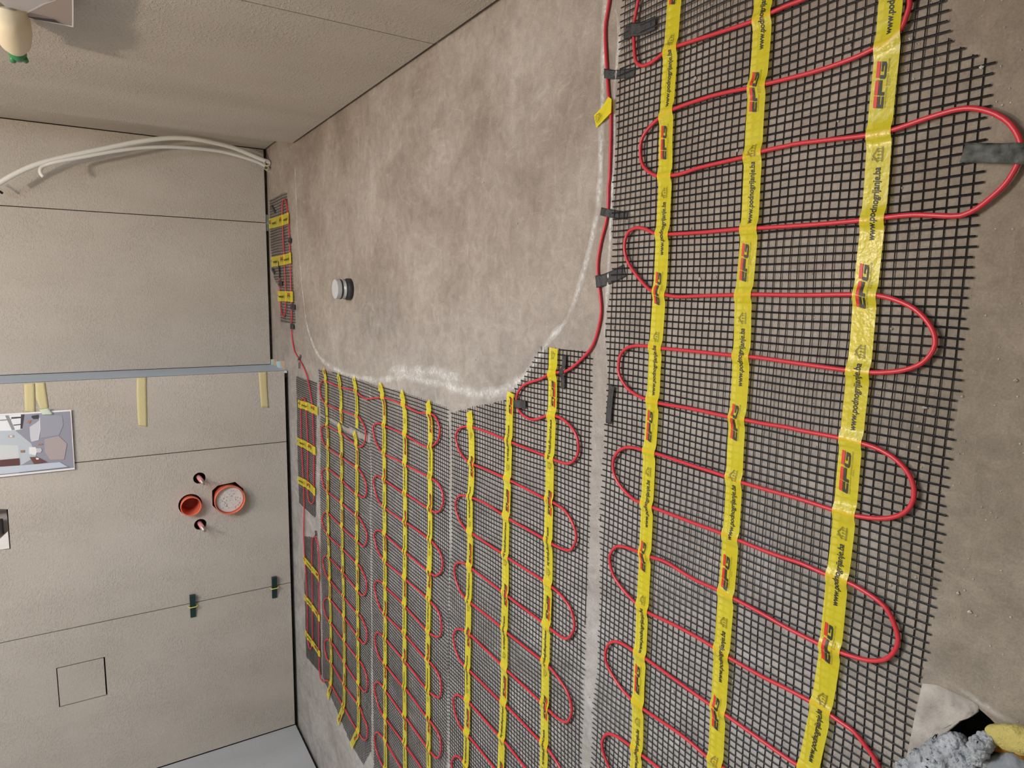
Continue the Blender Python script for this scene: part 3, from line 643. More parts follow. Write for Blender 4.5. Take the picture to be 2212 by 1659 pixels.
M6C = [(695,1468),(692,1463),(689,1426),(689,1334),(689,1211),(687,1181),(683,1165),(680,1160),(675,1165),(674,1196),(675,1303),(675,1380),(672,1401),(667,1395),(664,1365),(664,1303),(661,1242),(658,1196),(656,1150)]
M5C = [(656,1150),(657,1087),(655,1027),(651,955),(650,885),(652,866),(655,860),(660,866),(662,895),(665,967),(665,1039),(666,1075),(672,1087),(678,1080),(678,1039),(678,967),(675,883),(670,846),(664,815)]
LNK = [(664,815),(658,800),(652,789),(645,777),(636,762),(633,750),(630,730),(629,705)]
M7C = [(629,705),(630,680),(629,639),(627,571),(623,476),(619,441),(614,430),(610,441),(610,476),(613,544),(617,625),(617,666),(613,684),(607,669),(604,625),(604,598)]
FEED = [(1325,-110),(1319,-40),(1316,0),(1308,48),(1307,84),(1310,145),(1314,205),(1319,241),(1319,289),(1316,386),(1314,400),(1313,448),(1308,482),(1298,521),(1291,564),(1291,598),(1296,641),(1298,672),(1293,706),(1281,745),(1264,769),(1239,793),(1222,803)]

cables = {}
allpts = []
for k, p in dict(M1=M1C, M1L=M1L, M2=M2C, M2L=M2L, M3=M3C, M4A=M4A, M4B=M4B, M6=M6C, M5=M5C, M7=M7C).items():
    cables[k] = fpath(p, ZC0, .005)
cables['LNK'] = fpath(LNK, ZC0, .005); cables['FEED'] = fpath(FEED, .0035, .006)
# the cable keeps its height over the nets and comes down to the bare screed between them
FEEDN = len(cables['FEED'])
for i, p in enumerate(cables['FEED']):
    e = max(0, (i - FEEDN + 16) / 15.0); p.z = .0030 + (ZC0 - .0030) * min(1, e)
L_ = cables['LNK']
for i, p in enumerate(L_): p.z = ZC0 - .0035 * math.sin(math.pi * i / (len(L_) - 1))
grid = {}
for c_ in cables.values():
    for p in c_:
        grid.setdefault((int(p.x // .02), int(p.y // .02)), []).append((p.x, p.y, p.z))
def cab_bump(x, y):
    """closeness (0..1) of the cable to this point"""
    a, b = int(x // .02), int(y // .02); d = 1e9
    for i in (-1, 0, 1):
        for j in (-1, 0, 1):
            for (px, py, pz) in grid.get((a + i, b + j), ()):
                e = (px - x) ** 2 + (py - y) ** 2
                if e < d: d = e
    d = math.sqrt(d)
    return 1.0 if d < RC else math.exp(-((d - RC) / .0050) ** 2)
def sheet_z(x, y, base=.0064):
    n_ = noise.noise(Vector((x * 30, y * 30, 1.7)))
    return base + .0005 * n_ + (ZC0 + RC + .0007 - base) * cab_bump(x, y)

def net_z(x, y, amp=1.0):
    a = noise.noise(Vector((x * 6.5, y * 3.0, 5.1))); a = max(0.0, min(1.0, (a + .05) / .5))
    return .0010 + .0034 * amp * a * a
def make_net(name, poly, ang, parent, pu=.0090, pv=.0103, wu=.0021, wv=.0012, seed=1, amp=1.0):
    rnd = random.Random(seed)
    ca, sa = math.cos(ang), math.sin(ang)
    Q = [(p[0] * ca + p[1] * sa, -p[0] * sa + p[1] * ca) for p in poly]
    def spans(val, ax):
        xs = []
        for i in range(len(Q)):
            a, b = Q[i], Q[(i + 1) % len(Q)]
            if (a[ax] - val) * (b[ax] - val) < 0:
                t = (val - a[ax]) / (b[ax] - a[ax]); xs.append(a[1 - ax] + (b[1 - ax] - a[1 - ax]) * t)
        xs.sort(); return [(xs[i], xs[i + 1]) for i in range(0, len(xs) - 1, 2)]
    V = []; Fc = []
    def strand(pts, wd, up):
        b = len(V); k = len(pts)
        for i, (x, y) in enumerate(pts):
            x2, y2 = pts[min(i + 1, k - 1)]; x1, y1 = pts[max(i - 1, 0)]
            dx, dy = x2 - x1, y2 - y1; L = math.hypot(dx, dy) or 1; nx, ny = -dy / L * wd / 2, dx / L * wd / 2
            z = net_z(x, y, amp) + up
            V.extend([(x + nx, y + ny, z), (x - nx * 0 + 0, y, z + .0007), (x - nx, y - ny, z), (x, y, z - .0002)])
        for i in range(k - 1):
            for j in range(4):
                a = b + i * 4 + j; c = b + i * 4 + (j + 1) % 4; Fc.append((a, a + 4, c + 4, c))
        Fc.append((b, b + 1, b + 2, b + 3)); e = b + (k - 1) * 4; Fc.append((e + 3, e + 2, e + 1, e))
    def world(u, v):
        x, y = u * ca - v * sa, u * sa + v * ca
        a = noise.noise(Vector((x * 9, y * 9, 2.3))) * .0026; c = noise.noise(Vector((x * 9, y * 9, 8.3))) * .0026
        return (x + a, y + c)
    u0, u1 = min(q[0] for q in Q), max(q[0] for q in Q); v0, v1 = min(q[1] for q in Q), max(q[1] for q in Q)
    k = 0
    while u0 + k * pu < u1:
        u = u0 + (k + .5) * pu + rnd.uniform(-.0004, .0004)
        for (a, b) in spans(u, 0):
            a -= rnd.uniform(0, .004); b += rnd.uniform(0, .004)
            if b - a < .006: continue
            n_ = max(2, int((b - a) / .009)); strand([world(u, a + (b - a) * i / n_) for i in range(n_ + 1)], wu, .0006)
        k += 1
    k = 0
    while v0 + k * pv < v1:
        v = v0 + (k + .5) * pv + rnd.uniform(-.0003, .0003)
        for (a, b) in spans(v, 1):
            a -= rnd.uniform(0, .003); b += rnd.uniform(0, .003)
            if b - a < .006: continue
            n_ = max(2, int((b - a) / .009)); strand([world(a + (b - a) * i / n_, v) for i in range(n_ + 1)], wv, .0)
        k += 1
    return obj(name, V, Fc, M['net'], parent)

# ---- printed pattern on the tape: (s, v) metres, s along the reading direction, v towards the letter tops
PER = .1900; TW = .0245
def text_mesh(body, length, xh0, height, shear=.0, bold=.0, spacing=1.0):
    cu = bpy.data.curves.new('t', 'FONT'); cu.body = body; cu.resolution_u = 3; cu.shear = shear; cu.offset = bold; cu.space_character = spacing
    o = bpy.data.objects.new('t', cu); C.objects.link(o)
    dg = bpy.context.evaluated_depsgraph_get(); dg.update(); ev = o.evaluated_get(dg); me = ev.to_mesh()
    vs = [(v.co.x, v.co.y) for v in me.vertices]; fs = [tuple(p.vertices) for p in me.polygons]; ev.to_mesh_clear()
    C.objects.unlink(o); bpy.data.objects.remove(o); bpy.data.curves.remove(cu)
    x0 = min(v[0] for v in vs); x1 = max(v[0] for v in vs)
    return [((x - x0) / (x1 - x0) * length, xh0 + y * height) for x, y in vs], fs
def subdiv(vs, fs, mx=.0035):
    bm = bmesh.new(); b = [bm.verts.new((x, y, 0)) for x, y in vs]
    for f in fs:
        try: bm.faces.new([b[i] for i in f])
        except ValueError: pass
    for _ in range(4):
        es = [e for e in bm.edges if e.calc_length() > mx]
        if not es: break
        bmesh.ops.subdivide_edges(bm, edges=es, cuts=1)
    bmesh.ops.triangulate(bm, faces=list(bm.faces)); bm.verts.index_update()
    r = ([(v.co.x, v.co.y) for v in bm.verts], [tuple(v.index for v in f.verts) for f in bm.faces]); bm.free(); return r
def fy(frac): return (.5 - frac) * TW
pattern = []   # (s0, s1, verts, faces, material index)
def put(vs, fs, mi):
    vs, fs = subdiv(vs, fs); pattern.append((min(v[0] for v in vs), max(v[0] for v in vs), vs, fs, mi))
hb, ht = fy(.56), fy(.17); hh = ht - hb
cells = [(0, .0108), (.0116, .0256), (.0268, .0424)]
def lp_(ci, pts):
    a, b = cells[ci]
    return [(a + (b - a) * x + .0024 * (y - .3), hb + hh * y) for x, y in pts]
def rect(ci, x0, y0, x1, y1, mi): put(lp_(ci, [(x0, y0), (x1, y0), (x1, y1), (x0, y1)]), [(0, 1, 2, 3)], mi)
rect(0, 0, .64, 1, 1, 1); rect(1, 0, .64, .88, 1, 1); put(lp_(1, [(.88, .64), (1, .70), (.97, .92), (.88, 1)]), [(0, 1, 2, 3)], 1)
rect(2, .05, .64, 1, 1, 1)
rect(0, 0, 0, .32, .56, 0); rect(0, .32, 0, 1, .20, 0); rect(0, .32, .36, 1, .56, 0)
rect(1, 0, 0, .24, .56, 0); rect(1, .24, .30, 1, .56, 0)
rect(2, 0, .08, .22, .56, 0); rect(2, .08, 0, .90, .17, 0); rect(2, .76, .08, 1, .50, 0); rect(2, .42, .33, .80, .50, 0)
vs, fs = text_mesh('ELEKTRIČNO PODNO GRIJANJE', .0445, fy(.665), .0021); put([(a, b) for a, b in vs], fs, 2)
vs, fs = text_mesh('d.o.o.', .0075, fy(.755), .0022); put([(a + .019, b) for a, b in vs], fs, 2)
vs, fs = text_mesh('www.podnogrijanje.ba', .0685, fy(.64), .0100, shear=.22)
for dx_ in (-.00022, .00022): put([(a + .0662 + dx_, b) for a, b in vs], fs, 0)
def stroke(pts, wd=.00042, off=(.1400, 0), closed=False):
    if closed: pts = pts + [pts[0]]
    for (ax_, ay), (bx, by) in zip(pts, pts[1:]):
        dx, dy = bx - ax_, by - ay; L = math.hypot(dx, dy); nx, ny = -dy / L * wd / 2, dx / L * wd / 2; ex, ey = dx / L * wd / 2, dy / L * wd / 2
        put([(ax_ + nx - ex + off[0], ay + ny - ey), (ax_ - nx - ex + off[0], ay - ny - ey), (bx - nx + ex + off[0], by - ny + ey), (bx + nx + ex + off[0], by + ny + ey)], [(0, 1, 2, 3)], 2)
y0, y1, y2 = fy(.70), fy(.46), fy(.28)
stroke([(0, y0), (.0135, y0)]); stroke([(0, y0 + .0010), (.0135, y0 + .0010)]); stroke([(.0012, y0 + .001), (.0012, y1)]); stroke([(.0122, y0 + .001), (.0122, y1)])
stroke([(-.0002, y1 - .0008), (.0067, y2), (.0137, y1 - .0008)]); stroke([(.0005, y1 - .0016), (.0067, y2 - .0012), (.0130, y1 - .0016)])
stroke([(.0028, y1 + .0012), (.0028, y2 + .0002), (.0042, y2 + .0002), (.0042, y1 + .0026)])
for k in range(3):
    xx = .0036 + k * .0032
    stroke([(xx - .0007, y0 + .0018), (xx, y0 + .0030), (xx, y0 + .0052)]); stroke([(xx - .0008, y0 + .0042), (xx, y0 + .0054), (xx + .0008, y0 + .0042)])

def relax(P, n):
    if n < 1 or len(P) < 4: return P
    out = []
    for i in range(len(P)):
        k = min(n, i, len(P) - 1 - i); out.append(sum(P[i - k:i + k + 1], Vector()) / (2 * k + 1))
    return out
def make_tape(parent, px, width=TW, anchor=None, s0=None, lift=.0064, step=.003, plain_tape=False, sm=12, fine=True, label=None, mat=None, name='adhesive_tape', z=None):
    """px: centre line pixels in reading direction"""
    P = smooth_path([fl(x, y, .006) for x, y in px], step)
    zf = z or (lambda x, y: sheet_z(x, y, lift))
    K = 6; v = []; f = []; S_ = [0.0]; rnd = random.Random(int(px[0][0] * 7 + px[0][1]))
    P = relax(P, sm)
    for a, b in zip(P, P[1:]): S_.append(S_[-1] + math.hypot(b.x - a.x, b.y - a.y))
    NX = []
    for i, p in enumerate(P):
        t = P[min(i + 1, len(P) - 1)] - P[max(i - 1, 0)]; t.z = 0; t.normalize(); nx = Vector((-t.y, t.x, 0)); NX.append(nx)
        wv = width * (1 + .012 * noise.noise(Vector((S_[i] * 25, px[0][0], 0))))
        for j in range(K + 1):
            q_ = p + nx * (wv * (j / K - .5)); v.append((q_.x, q_.y, zf(q_.x, q_.y)))
    for i in range(len(P) - 1):
        for j in range(K):
            a = i * (K + 1) + j; f.append((a, a + K + 1, a + K + 2, a + 1))
    o = obj(name, v, f, mat or M['yellow'], parent, True)
    if plain_tape: md = o.modifiers.new('thickness', 'SOLIDIFY'); md.thickness = .0004; md.offset = -1
    if plain_tape: return o
    L = S_[-1]
    if anchor is not None:
        ap = fl(anchor[0], anchor[1], .006); best = min(range(len(P)), key=lambda i: (P[i] - ap).length); s0 = S_[best]
    import bisect
    k0 = int(math.floor(-s0 / PER)) - 1; k1 = int(math.ceil((L - s0) / PER)) + 1
    groups = (('printed_logo', -1, .06), ('web_address', .06, .138), ('house_symbol', .138, 1)) if fine else (('printed_lettering', -1, 1),)
    acc = {}
    for k in range(k0, k1):
        for gn, g0, g1 in groups:
            V, Fc, MI = acc.setdefault((gn, k), ([], [], []))
            for (a, b, vs, fs, mi) in pattern:
                if not (g0 <= a < g1): continue
                sa = s0 + k * PER
                if sa + a < .001 or sa + b > L - .001: continue
                base = len(V)
                for (s, vv) in vs:
                    s += sa; i = max(0, min(len(P) - 2, bisect.bisect_right(S_, s) - 1)); t = (s - S_[i]) / max(1e-9, S_[i + 1] - S_[i])
                    p = P[i].lerp(P[i + 1], t); nx = NX[i].lerp(NX[i + 1], t); q_ = p + nx * (vv * width / TW)
                    V.append((q_.x, q_.y, zf(q_.x, q_.y) + .0007))
                for q_ in fs: Fc.append(tuple(i + base for i in q_)); MI.append(mi)
    for (gn, k), (V, Fc, MI) in acc.items():
        if V:
            pr = obj(gn, V, Fc, None, None, mats=[M['black'], M['red'], M['faint']], midx=MI); pr.parent = o
    return o
def cable_part(name, keys, parent, mat=None, r=RC):
    for k in (keys if isinstance(keys, list) else [keys]):
        mb = MB(); mb.tube(cables[k], r, 10); o = mb.obj(name, mat or M['cable'], parent, True)
    return o
def mat_thing(label, c, group='heating mats on the screed'): return thing('heating_mat', label, 'heating mat', (c.x, c.y, 0), group)
def poly(px): return [(p.x, p.y) for p in (fl(x, y, .002) for x, y in px)]

# ---- front mat, across the whole picture
P1 = poly([(1360,-110),(1349,0),(1342,120),(1330,241),(1333,301),(1326,391),(1327,400),(1326,545),(1322,629),(1308,721),(1314,762),(1314,814),(1307,936),(1295,1125),(1299,1180),(1297,1250),(1292,1447),(1282,1521),(1278,1659),(1270,1800),
           (1925,1800),(1962,1640),(1978,1520),(1994,1439),(2008,1342),(2030,1185),(2038,1076),(2054,941),(2057,884),(2065,830),(2084,640),(2103,491),(2111,407),(2122,312),(2133,203),(2138,133),(2097,117),(2049,81),(2046,35),(2035,0),(2030,-110)])
t = mat_thing('wide black heating mat in the foreground with large yellow printed tapes', fl(1640, 800))
make_net('net', P1, .0, t, seed=1)
cable_part('heating_cable', ['M1', 'M1L'], t)
make_tape(t, [(1352,1800),(1374,1659),(1379,1500),(1388,1320),(1396,1150),(1402,1000),(1409,900),(1416,760),(1426,620),(1432,500),(1436,420),(1438,380),(1438,300),(1443,200),(1450,100),(1457,0),(1466,-110)], anchor=(1407,957))
make_tape(t, [(1530,1800),(1545,1659),(1549,1580),(1560,1400),(1571,1260),(1583,1100),(1590,950),(1602,780),(1606,640),(1617,540),(1620,480),(1629,300),(1634,200),(1646,100),(1648,0),(1655,-110)], anchor=(1605,607))
make_tape(t, [(1722,1800),(1746,1659),(1770,1550),(1792,1420),(1803,1300),(1818,1180),(1829,1060),(1838,960),(1848,860),(1858,780),(1869,640),(1877,560),(1886,470),(1895,400),(1898,300),(1908,200),(1916,110),(1922,60),(1926,0),(1934,-110)], anchor=(1835,1066))

# ---- second mat
P2 = poly([(976,892),(1043,877),(1092,865),(1121,830),(1150,784),(1167,752),(1262,758),(1278,767),(1273,989),(1268,1180),(1262,1382),(1253,1659),(1246,1800),(960,1800),(972,1659),(967,1469),(972,1240),(976,1180),(977,1000)])
t = mat_thing('second heating mat with its top corner cut along the curved white line', fl(1110, 1100))
make_net('net', P2, .02, t, seed=2)
cable_part('heating_cable', ['M2', 'M2L'], t)
make_tape(t, [(1013,889),(1017,915),(1019,960),(1019,1020),(1017,1060),(1014,1100),(1016,1140),(1015,1200),(1014,1260),(1012,1330),(1011,1400),(1010,1470),(1010,1540),(1008,1600),(1006,1659),(1003,1800)], anchor=(1018,985))
make_tape(t, [(1103,848),(1101,880),(1100,930),(1098,1000),(1096,1060),(1094,1120),(1092,1180),(1092,1260),(1090,1350),(1090,1430),(1088,1520),(1084,1600),(1082,1659),(1076,1800)], anchor=(1097,1057))
make_tape(t, [(1196,752),(1194,800),(1194,860),(1191,930),(1188,1000),(1187,1080),(1184,1160),(1186,1220),(1183,1300),(1179,1400),(1178,1480),(1176,1560),(1176,1620),(1174,1659),(1170,1800)], anchor=(1192,824))

# ---- third mat
P3 = poly([(798,830),(830,838),(880,852),(920,865),(968,881),(970,1000),(970,1150),(968,1300),(967,1450),(965,1659),(962,1800),(810,1800),(807,1659),(804,1300),(803,1150),(802,991)])
t = mat_thing('third heating mat, narrow, between the second mat and the mat by the wall side', fl(880, 1200))
make_net('net', P3, .0, t, seed=3)
cable_part('heating_cable', 'M3', t)
make_tape(t, [(818,834),(829,858),(830,991),(831,1150),(832,1260),(832,1365),(832,1518),(833,1659),(834,1800)], s0=.05)
make_tape(t, [(865,849),(874,875),(875,991),(875,1150),(874,1273),(874,1457),(875,1659),(876,1800)], s0=.12)
make_tape(t, [(923,868),(929,895),(930,967),(929,1088),(929,1150),(926,1303),(924,1426),(925,1518),(926,1659),(926,1800)], s0=.03)

# ---- fourth mat, cut in two
P4a = poly([(688,798),(730,808),(796,826),(798,860),(800,903),(798,940),(770,930),(736,917),(710,902),(692,893)])
P4b = poly([(692,898),(715,912),(737,925),(770,944),(799,955),(800,1150),(801,1400),(801,1620),(785,1653),(750,1590),(715,1505),(697,1462),(695,1300),(692,1150)])
t = mat_thing('small cut piece of heating mat above the fourth mat at the curved line', fl(745, 860))
make_net('net', P4a, .0, t, seed=4); cable_part('heating_cable', 'M4A', t)
make_tape(t, [(698,798),(704,820),(705,860),(706,898)], fine=False, sm=2, s0=-.02); make_tape(t, [(729,809),(735,832),(737,880),(737,914)], fine=False, sm=2, s0=-.06); make_tape(t, [(763,816),(769,844),(771,890),(771,925)], fine=False, sm=2, s0=-.03)
t = mat_thing('fourth heating mat with a slanted lower end and loose tape tails', fl(745, 1250))
make_net('net', P4b, .0, t, seed=5); cable_part('heating_cable', 'M4B', t)
make_tape(t, [(706,900),(708,955),(708,1060),(709,1150),(712,1242),(714,1334),(715,1400),(715,1472),(711,1492),(707,1507)], fine=False, sm=2, s0=.03)
make_tape(t, [(730,916),(737,943),(738,1040),(739,1150),(741,1242),(743,1334),(744,1430),(743,1518),(737,1540),(729,1561)], fine=False, sm=2, s0=.1)
make_tape(t, [(764,933),(771,967),(771,1060),(771,1150),(772,1242),(773,1365),(774,1480),(774,1573),(767,1592),(758,1612)], fine=False, sm=2, s0=.06)

# ---- three small mats along the wall foot
t = mat_thing('small dark heating mat strip beside the step corner, three short tapes across', fl(664, 950))
make_net('net', poly([(641,813),(684,827),(682,1000),(682,1112),(680,1118),(646,1086),(643,1000),(641,900)]), .0, t, seed=6, pu=.008, pv=.008)
cable_part('heating_cable', 'M5', t)
make_tape(t, [(644,872),(664,878),(686,888)], width=.030, fine=False, sm=2, s0=-.012); make_tape(t, [(642,953),(662,962),(682,975)], width=.030, fine=False, sm=2, s0=-.03); make_tape(t, [(643,1036),(664,1047),(681,1063)], width=.030, fine=False, sm=2, s0=-.05)
t = mat_thing('small dark heating mat strip at the left end of the toilet wall foot', fl(676, 1300))
make_net('net', poly([(658,1159),(684,1162),(690,1300),(694,1426),(695,1460),(661,1417),(659,1300)]), .0, t, seed=7, pu=.008, pv=.008)
cable_part('heating_cable', 'M6', t)
make_tape(t, [(655,1206),(672,1226),(690,1249)], width=.026, fine=False, sm=2, s0=-.012); make_tape(t, [(657,1288),(674,1310),(691,1336)], width=.026, fine=False, sm=2, s0=-.03); make_tape(t, [(659,1366),(676,1390),(692,1414)], width=.026, fine=False, sm=2, s0=-.05)
t = mat_thing('small brownish heating mat by the far set-back wall with three bright tapes', fl(612, 560))
make_net('net', poly([(582,433),(612,417),(619,417),(628,520),(638,699),(606,695),(603,622),(591,598),(584,520)]), .0, t, seed=8, pu=.011, pv=.011)
cable_part('heating_cable', 'M7', t)
make_tape(t, [(581,484),(600,479),(624,471)], width=.040, fine=False, sm=2, s0=-.01); make_tape(t, [(586,566),(605,563),(629,557)], width=.040, fine=False, sm=2, s0=-.03); make_tape(t, [(600,640),(616,640),(633,641)], width=.040, fine=False, sm=2, s0=-.03)
mb = MB(); mb.tube(fpath([(604,600),(604,590),(603,580),(602,565)], ZC0, .004), .003, 10); mb.obj('cold_lead', M['cold'], t, True)

# ---- free runs of cable
o = cable_part('heating_cable', 'FEED', None); tag(o, 'red cable snaking over the bare screed between curved line and front mat', 'cable', 'red cable runs off the mats')
o = cable_part('heating_cable', 'LNK', None); tag(o, 'short red cable run linking the two small mats past the step corner', 'cable', 'red cable runs off the mats')
# grey-yellow cable label folded round the long run
t = thing('cable_label', 'yellow folded cable label on the red cable over bare screed', 'label', tuple(fl(1303, 243)))
fp = [(1314,209),(1321,214),(1320,243),(1288,276),(1283,249),(1300,232)]
v = [fl(x, y, .0075 if i in (0, 1, 2) else .0035) for i, (x, y) in enumerate(fp)]; k = len(v)
vv = [tuple(p) for p in v] + [(p.x, p.y, p.z - .0004) for p in v]
obj('label_flag', vv, [tuple(range(k))[::-1], tuple(range(k, 2 * k))] + [(i, k + i, k + (i + 1) % k, (i + 1) % k) for i in range(k)], M['yellow'], t)
# house drawing on it
V = []; Fc = []
o_ = fl(1290, 262, .0052); ux = (fl(1303, 240, .0052) - o_).normalized(); uy = Vector((-ux.y, ux.x, 0))
for (a, b, vs, fs, mi) in pattern:
    if a < .1385: continue
    b_ = len(V)
    for (s, q_) in vs:
        p = o_ + ux * ((s - .1400) * 1.0 - .000) + uy * (q_ + .0005); 
        V.append((p.x, p.y, .0079))
    Fc += [tuple(i + b_ for i in f) for f in fs]
obj('house_drawing', V, Fc, M['black'], t)

# ---- black cloth tape patches
def patch(label, px, wd, lift=.0068, onbare=False, mt='btape'):
    def z(x, y):
        b = cab_bump(x, y); base = (.0012 if onbare else .0050)
        return base + .0006 * noise.noise(Vector((x * 120, y * 120, 4))) + ((.0062 if onbare else ZC0 + RC + .0011) - base) * b
    o = make_tape(None, px, width=wd, plain_tape=True, sm=1, mat=M[mt], name='black_tape', z=z, step=.003)
    return tag(o, label, 'tape', 'black cloth tape patches')
patch('wide black tape patch holding the cable at the top of the front mat', [(1348,72),(1368,66),(1395,57),(1414,48)], .0175)
patch('black tape strip crossing the free cable onto the top corner of the front mat', [(1302,158),(1320,160),(1342,158),(1365,154)], .0125, onbare=True)
patch('narrow black tape strip over the free cable, below the yellow label', [(1292,456),(1312,460),(1330,463),(1350,465)], .0115, onbare=True)
patch('scuffed black tape patch angled over the free cable where it bends', [(1287,609),(1305,603),(1325,594),(1344,584)], .0185, onbare=True)
patch('grey scuffed black tape strip running along the cable joint on the second mat', [(1217,768),(1217,790),(1215,810),(1214,840)], .0105)
patch('black tape patch over the loop at the cut corner of the second mat', [(1097,871),(1110,872),(1124,873),(1134,874)], .0150)
patch('long black tape strip on the left edge of the front mat', [(1320,833),(1317,860),(1314,890),(1313,915)], .0120)
patch('large worn grey tape band holding the widest loop of the front mat to the screed', [(2078,329),(2110,330),(2150,331),(2190,332),(2232,333)], .0165, onbare=False, mt='worn')
patch('thin black tape sliver pinned across the link cable near the step', [(648,767),(646,777),(645,785),(645,796)], .010, onbare=False)
patch('tiny black tape on the lower end of the far small mat', [(627,704),(634,706)], .020)
patch('tiny black tape at the cable beside the third bright tape of the far mat', [(628,662),(636,664)], .020)
patch('tiny black tape over the far cable between the upper bright tapes', [(622,519),(628,520)], .018)
patch('tiny black tape at the start of the cold lead in the far mat', [(601,611),(609,613)], .020)
patch('black tape end at the outer edge of the far small mat', [(586,580),(592,590)], .014)
patch('slanted black tape sliver near the top of the far small mat', [(585,444),(593,459)], .012)
patch('small black tape at the top of the left end mat', [(680,1146),(682,1158)], .014)
patch('dark tape strip along the edge of the cut mat piece', [(701,878),(702,895),(703,912)], .010)

# ------------------------------------------------------------------ chalky residue lines
def residue(label, px, wd, z=.0007, fade=1.0, ends=True):
    P = smooth_path([fl(x, y, z) for x, y in px], .006); v = []; f = []; a = []; K = 6
    for i, p in enumerate(P):
        t = P[min(i + 1, len(P) - 1)] - P[max(i - 1, 0)]; t.z = 0; t.normalize(); nx = Vector((-t.y, t.x, 0))
        wv = (wd(i / len(P)) if callable(wd) else wd) * (1 + .5 * noise.noise(Vector((i * .15, px[0][0], 0))))
        e = min(1, min(i, len(P) - 1 - i) / 8)
        for j in range(K + 1):
            s = j / K - .5; q_ = p + nx * wv * s; v.append((q_.x, q_.y, z + .0006 * (1 - abs(s) * 2))); a.append((1 - (abs(s) * 2) ** 1.5) * fade * e)
    for i in range(len(P) - 1):
        for j in range(K): b = i * (K + 1) + j; f.append((b, b + K + 1, b + K + 2, b + 1))
    o = obj('chalk_line', v, f, M['chalk'], None, True)
    at = o.data.attributes.new('fade', 'FLOAT', 'POINT'); at.data.foreach_set('value', a)
    return tag(o, label, 'chalk line', 'white residue lines on the screed')
residue('long curved white residue line looping round the bare screed past the drain', [(637,345),(640,430),(643,500),(648,560),(655,640),(663,700),(682,757),(704,784),(745,808),(783,817),(817,822),(853,815),(880,812),(913,820),(961,832),(985,839),(1022,850),(1060,850),(1094,839),(1129,816),(1158,781),(1181,746),(1199,720),(1219,700),(1236,665),(1250,624),(1262,583),(1275,535),(1284,492),(1293,440),(1297,374),(1299,289),(1302,217),(1304,133),(1306,48),(1312,-60)], lambda t: .016 if t < .22 else (.030 if t < .55 else (.036 if t < .75 else .020)), fade=1.15)
residue('second faint white residue stroke doubling the curve above the third mat', [(835,806),(850,801),(889,800),(937,805),(985,814),(1010,830)], .045, fade=1.05)
residue('thin white residue line close along the edge of the front mat', [(1326,0),(1338,72),(1332,150),(1327,217),(1327,338),(1322,420),(1318,520),(1314,600),(1310,665),(1307,713),(1306,770)], .012, fade=1.15)
residue('short white residue patch in the gap between second and front mat', [(1284,900),(1283,940),(1286,985),(1288,1010)], .022, fade=1.0)

# ------------------------------------------------------------------ crumbs
mb = MB(); rnd = random.Random(11)
def crumb(x, y, z, s):
    V = [Vector((1,0,0)),Vector((-1,0,0)),Vector((0,1,0)),Vector((0,-1,0)),Vector((0,0,1)),Vector((0,0,-1))]
    V = [p * s * rnd.uniform(.6, 1.2) + Vector((x, y, z)) for p in V]
    mb.add(V, [(0,2,4),(2,1,4),(1,3,4),(3,0,4),(2,0,5),(1,2,5),(3,1,5),(0,3,5)])
for i in range(620):
    px, py = (rnd.uniform(1250, 2212), rnd.uniform(0, 1659)) if i < 520 else (rnd.uniform(700, 1300), rnd.uniform(100, 1659))
    p = fl(px, py); s = rnd.uniform(.0005, .0012) if rnd.random() < .93 else rnd.uniform(.0015, .0028)
    crumb(p.x, p.y, s * .6, s)
o = mb.obj('mortar_crumbs', M['debris']); tag(o, 'pale mortar crumbs scattered over the nets and screed', 'crumbs', kind='stuff')

# ------------------------------------------------------------------ adhesive slab, rag, sponge and lump by the pit
ap = [(1988,1478),(2020,1482),(2060,1500),(2098,1518),(2109,1527),(2110,1540),(2098,1549),(2086,1551),(2072,1561),(2050,1580),(2030,1593),(2006,1602),(1990,1640),(1985,1700),(1960,1740),(1950,1659),(1962,1600),(1974,1540)]
A = [fl(x, y, .004) for x, y in ap]; k = len(A); cA = sum(A, Vector()) / k
V = []; Fc = []
R_ = [0, .35, .7, .93, 1.0]
for ri, r_ in enumerate(R_[1:]):
    for p in A:
        q_ = cA.lerp(p, r_); h = .0045 if r_ < 1 else .0004
        V.append((q_.x, q_.y, h + .0012 * noise.noise(Vector((q_.x * 60, q_.y * 150, 0))) * (r_ < 1)))
n_ = len(V); V.append((cA.x, cA.y, .0045)); 
for i in range(k): Fc.append((n_, (i + 1) % k, i))
for r_ in range(3):
    for i in range(k): Fc.append((r_ * k + i, r_ * k + (i + 1) % k, (r_ + 1) * k + (i + 1) % k, (r_ + 1) * k + i))
o = obj('adhesive_patch', V, Fc, M['adh'], None, True); tag(o, 'light trowelled adhesive patch between the front mat and the pit', 'adhesive')
residue('white residue line along the top edge of the pit', [(2000,1455),(2060,1480),(2110,1512),(2160,1545),(2212,1568),(2280,1590)], .010, fade=1.1)

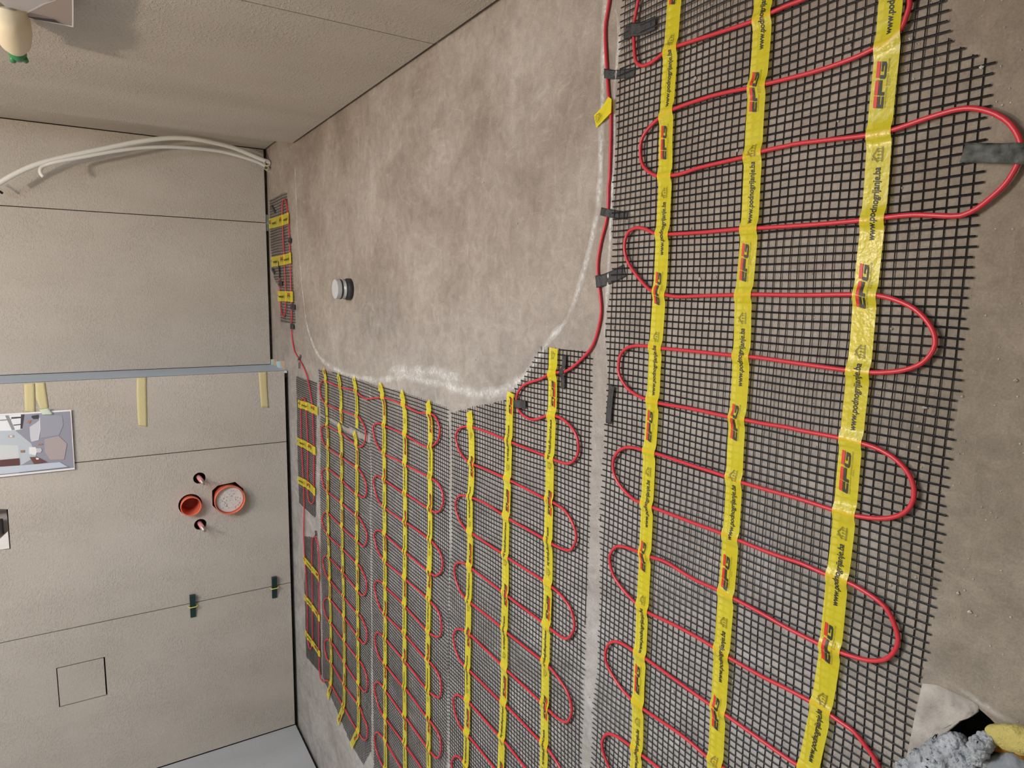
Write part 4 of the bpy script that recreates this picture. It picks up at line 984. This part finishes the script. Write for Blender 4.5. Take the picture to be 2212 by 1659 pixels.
def blob(name, spheres, mat, amp, freq, label, cat, squash=1.0, vox=.0016):
    bm = bmesh.new()
    for (p, r, sz) in spheres:
        m4 = Matrix.Translation(p) @ Matrix.Diagonal((1, 1, sz, 1))
        bmesh.ops.create_icosphere(bm, subdivisions=3, radius=r, matrix=m4)
    me = bpy.data.meshes.new('b'); bm.to_mesh(me); bm.free(); o = bpy.data.objects.new('b', me); C.objects.link(o)
    md = o.modifiers.new('r', 'REMESH'); md.mode = 'VOXEL'; md.voxel_size = vox
    dg = bpy.context.evaluated_depsgraph_get(); dg.update(); m2 = bpy.data.meshes.new_from_object(o.evaluated_get(dg))
    bpy.data.objects.remove(o)
    for v in m2.vertices:
        a = v.co * freq; nn = 1 - abs(noise.noise(a)) * 2.2 + .6 * noise.noise(a * 2.3 + Vector((5, 1, 2))) + .35 * noise.noise(a * 5)
        v.co += v.normal * amp * nn
    m2.name = name; m2.materials.clear(); m2.materials.append(mat)
    for p in m2.polygons: p.use_smooth = True
    o = bpy.data.objects.new(name, m2); C.objects.link(o)
    return tag(o, label, cat)
def fz(x, y, z): return fl(x, y, z)
blob('crumpled_rag', [(fz(1972,1680,.008),.015,.8),(fz(2005,1658,.010),.0155,.9),(fz(2035,1636,.012),.0145,1),(fz(2060,1618,.012),.0115,1),(fz(2068,1604,.014),.007,1.2),(fz(2050,1670,.012),.018,.9),(fz(2088,1650,.010),.015,.9),(fz(2108,1628,.012),.0085,1.2),(fz(2126,1602,.018),.0065,1.5),(fz(2118,1614,.016),.0075,1.3),(fz(2124,1640,.006),.010,1),(fz(2110,1700,.010),.022,.9),(fz(2010,1720,.012),.024,.9)],
     M['rag'], .0030, 150, 'crumpled dusty grey-blue rag stuffed over the pit', 'rag')
blob('sponge', [(fz(2155,1588,.010),.009,.8),(fz(2178,1592,.011),.011,.8),(fz(2205,1598,.012),.012,.8),(fz(2235,1606,.012),.012,.8)], M['sponge'], .0012, 80, 'yellow sponge piece lying over the pit corner', 'sponge')
blob('foam_piece', [(fz(2158,1606,.003),.0075,.8),(fz(2180,1616,.004),.0080,.8),(fz(2205,1624,.004),.0085,.8),(fz(2235,1632,.004),.0085,.8)], M['rust'], .0016, 130, 'rusty brown foam piece tucked under the yellow sponge', 'foam')
blob('mortar_lump', [(fz(2165,1662,.006),.013,.8),(fz(2200,1660,.006),.015,.8),(fz(2160,1690,.006),.014,.8),(fz(2230,1690,.008),.018,.8)], M['lump'], .0010, 120, 'grey granular mortar lump in the lower right corner', 'lump')
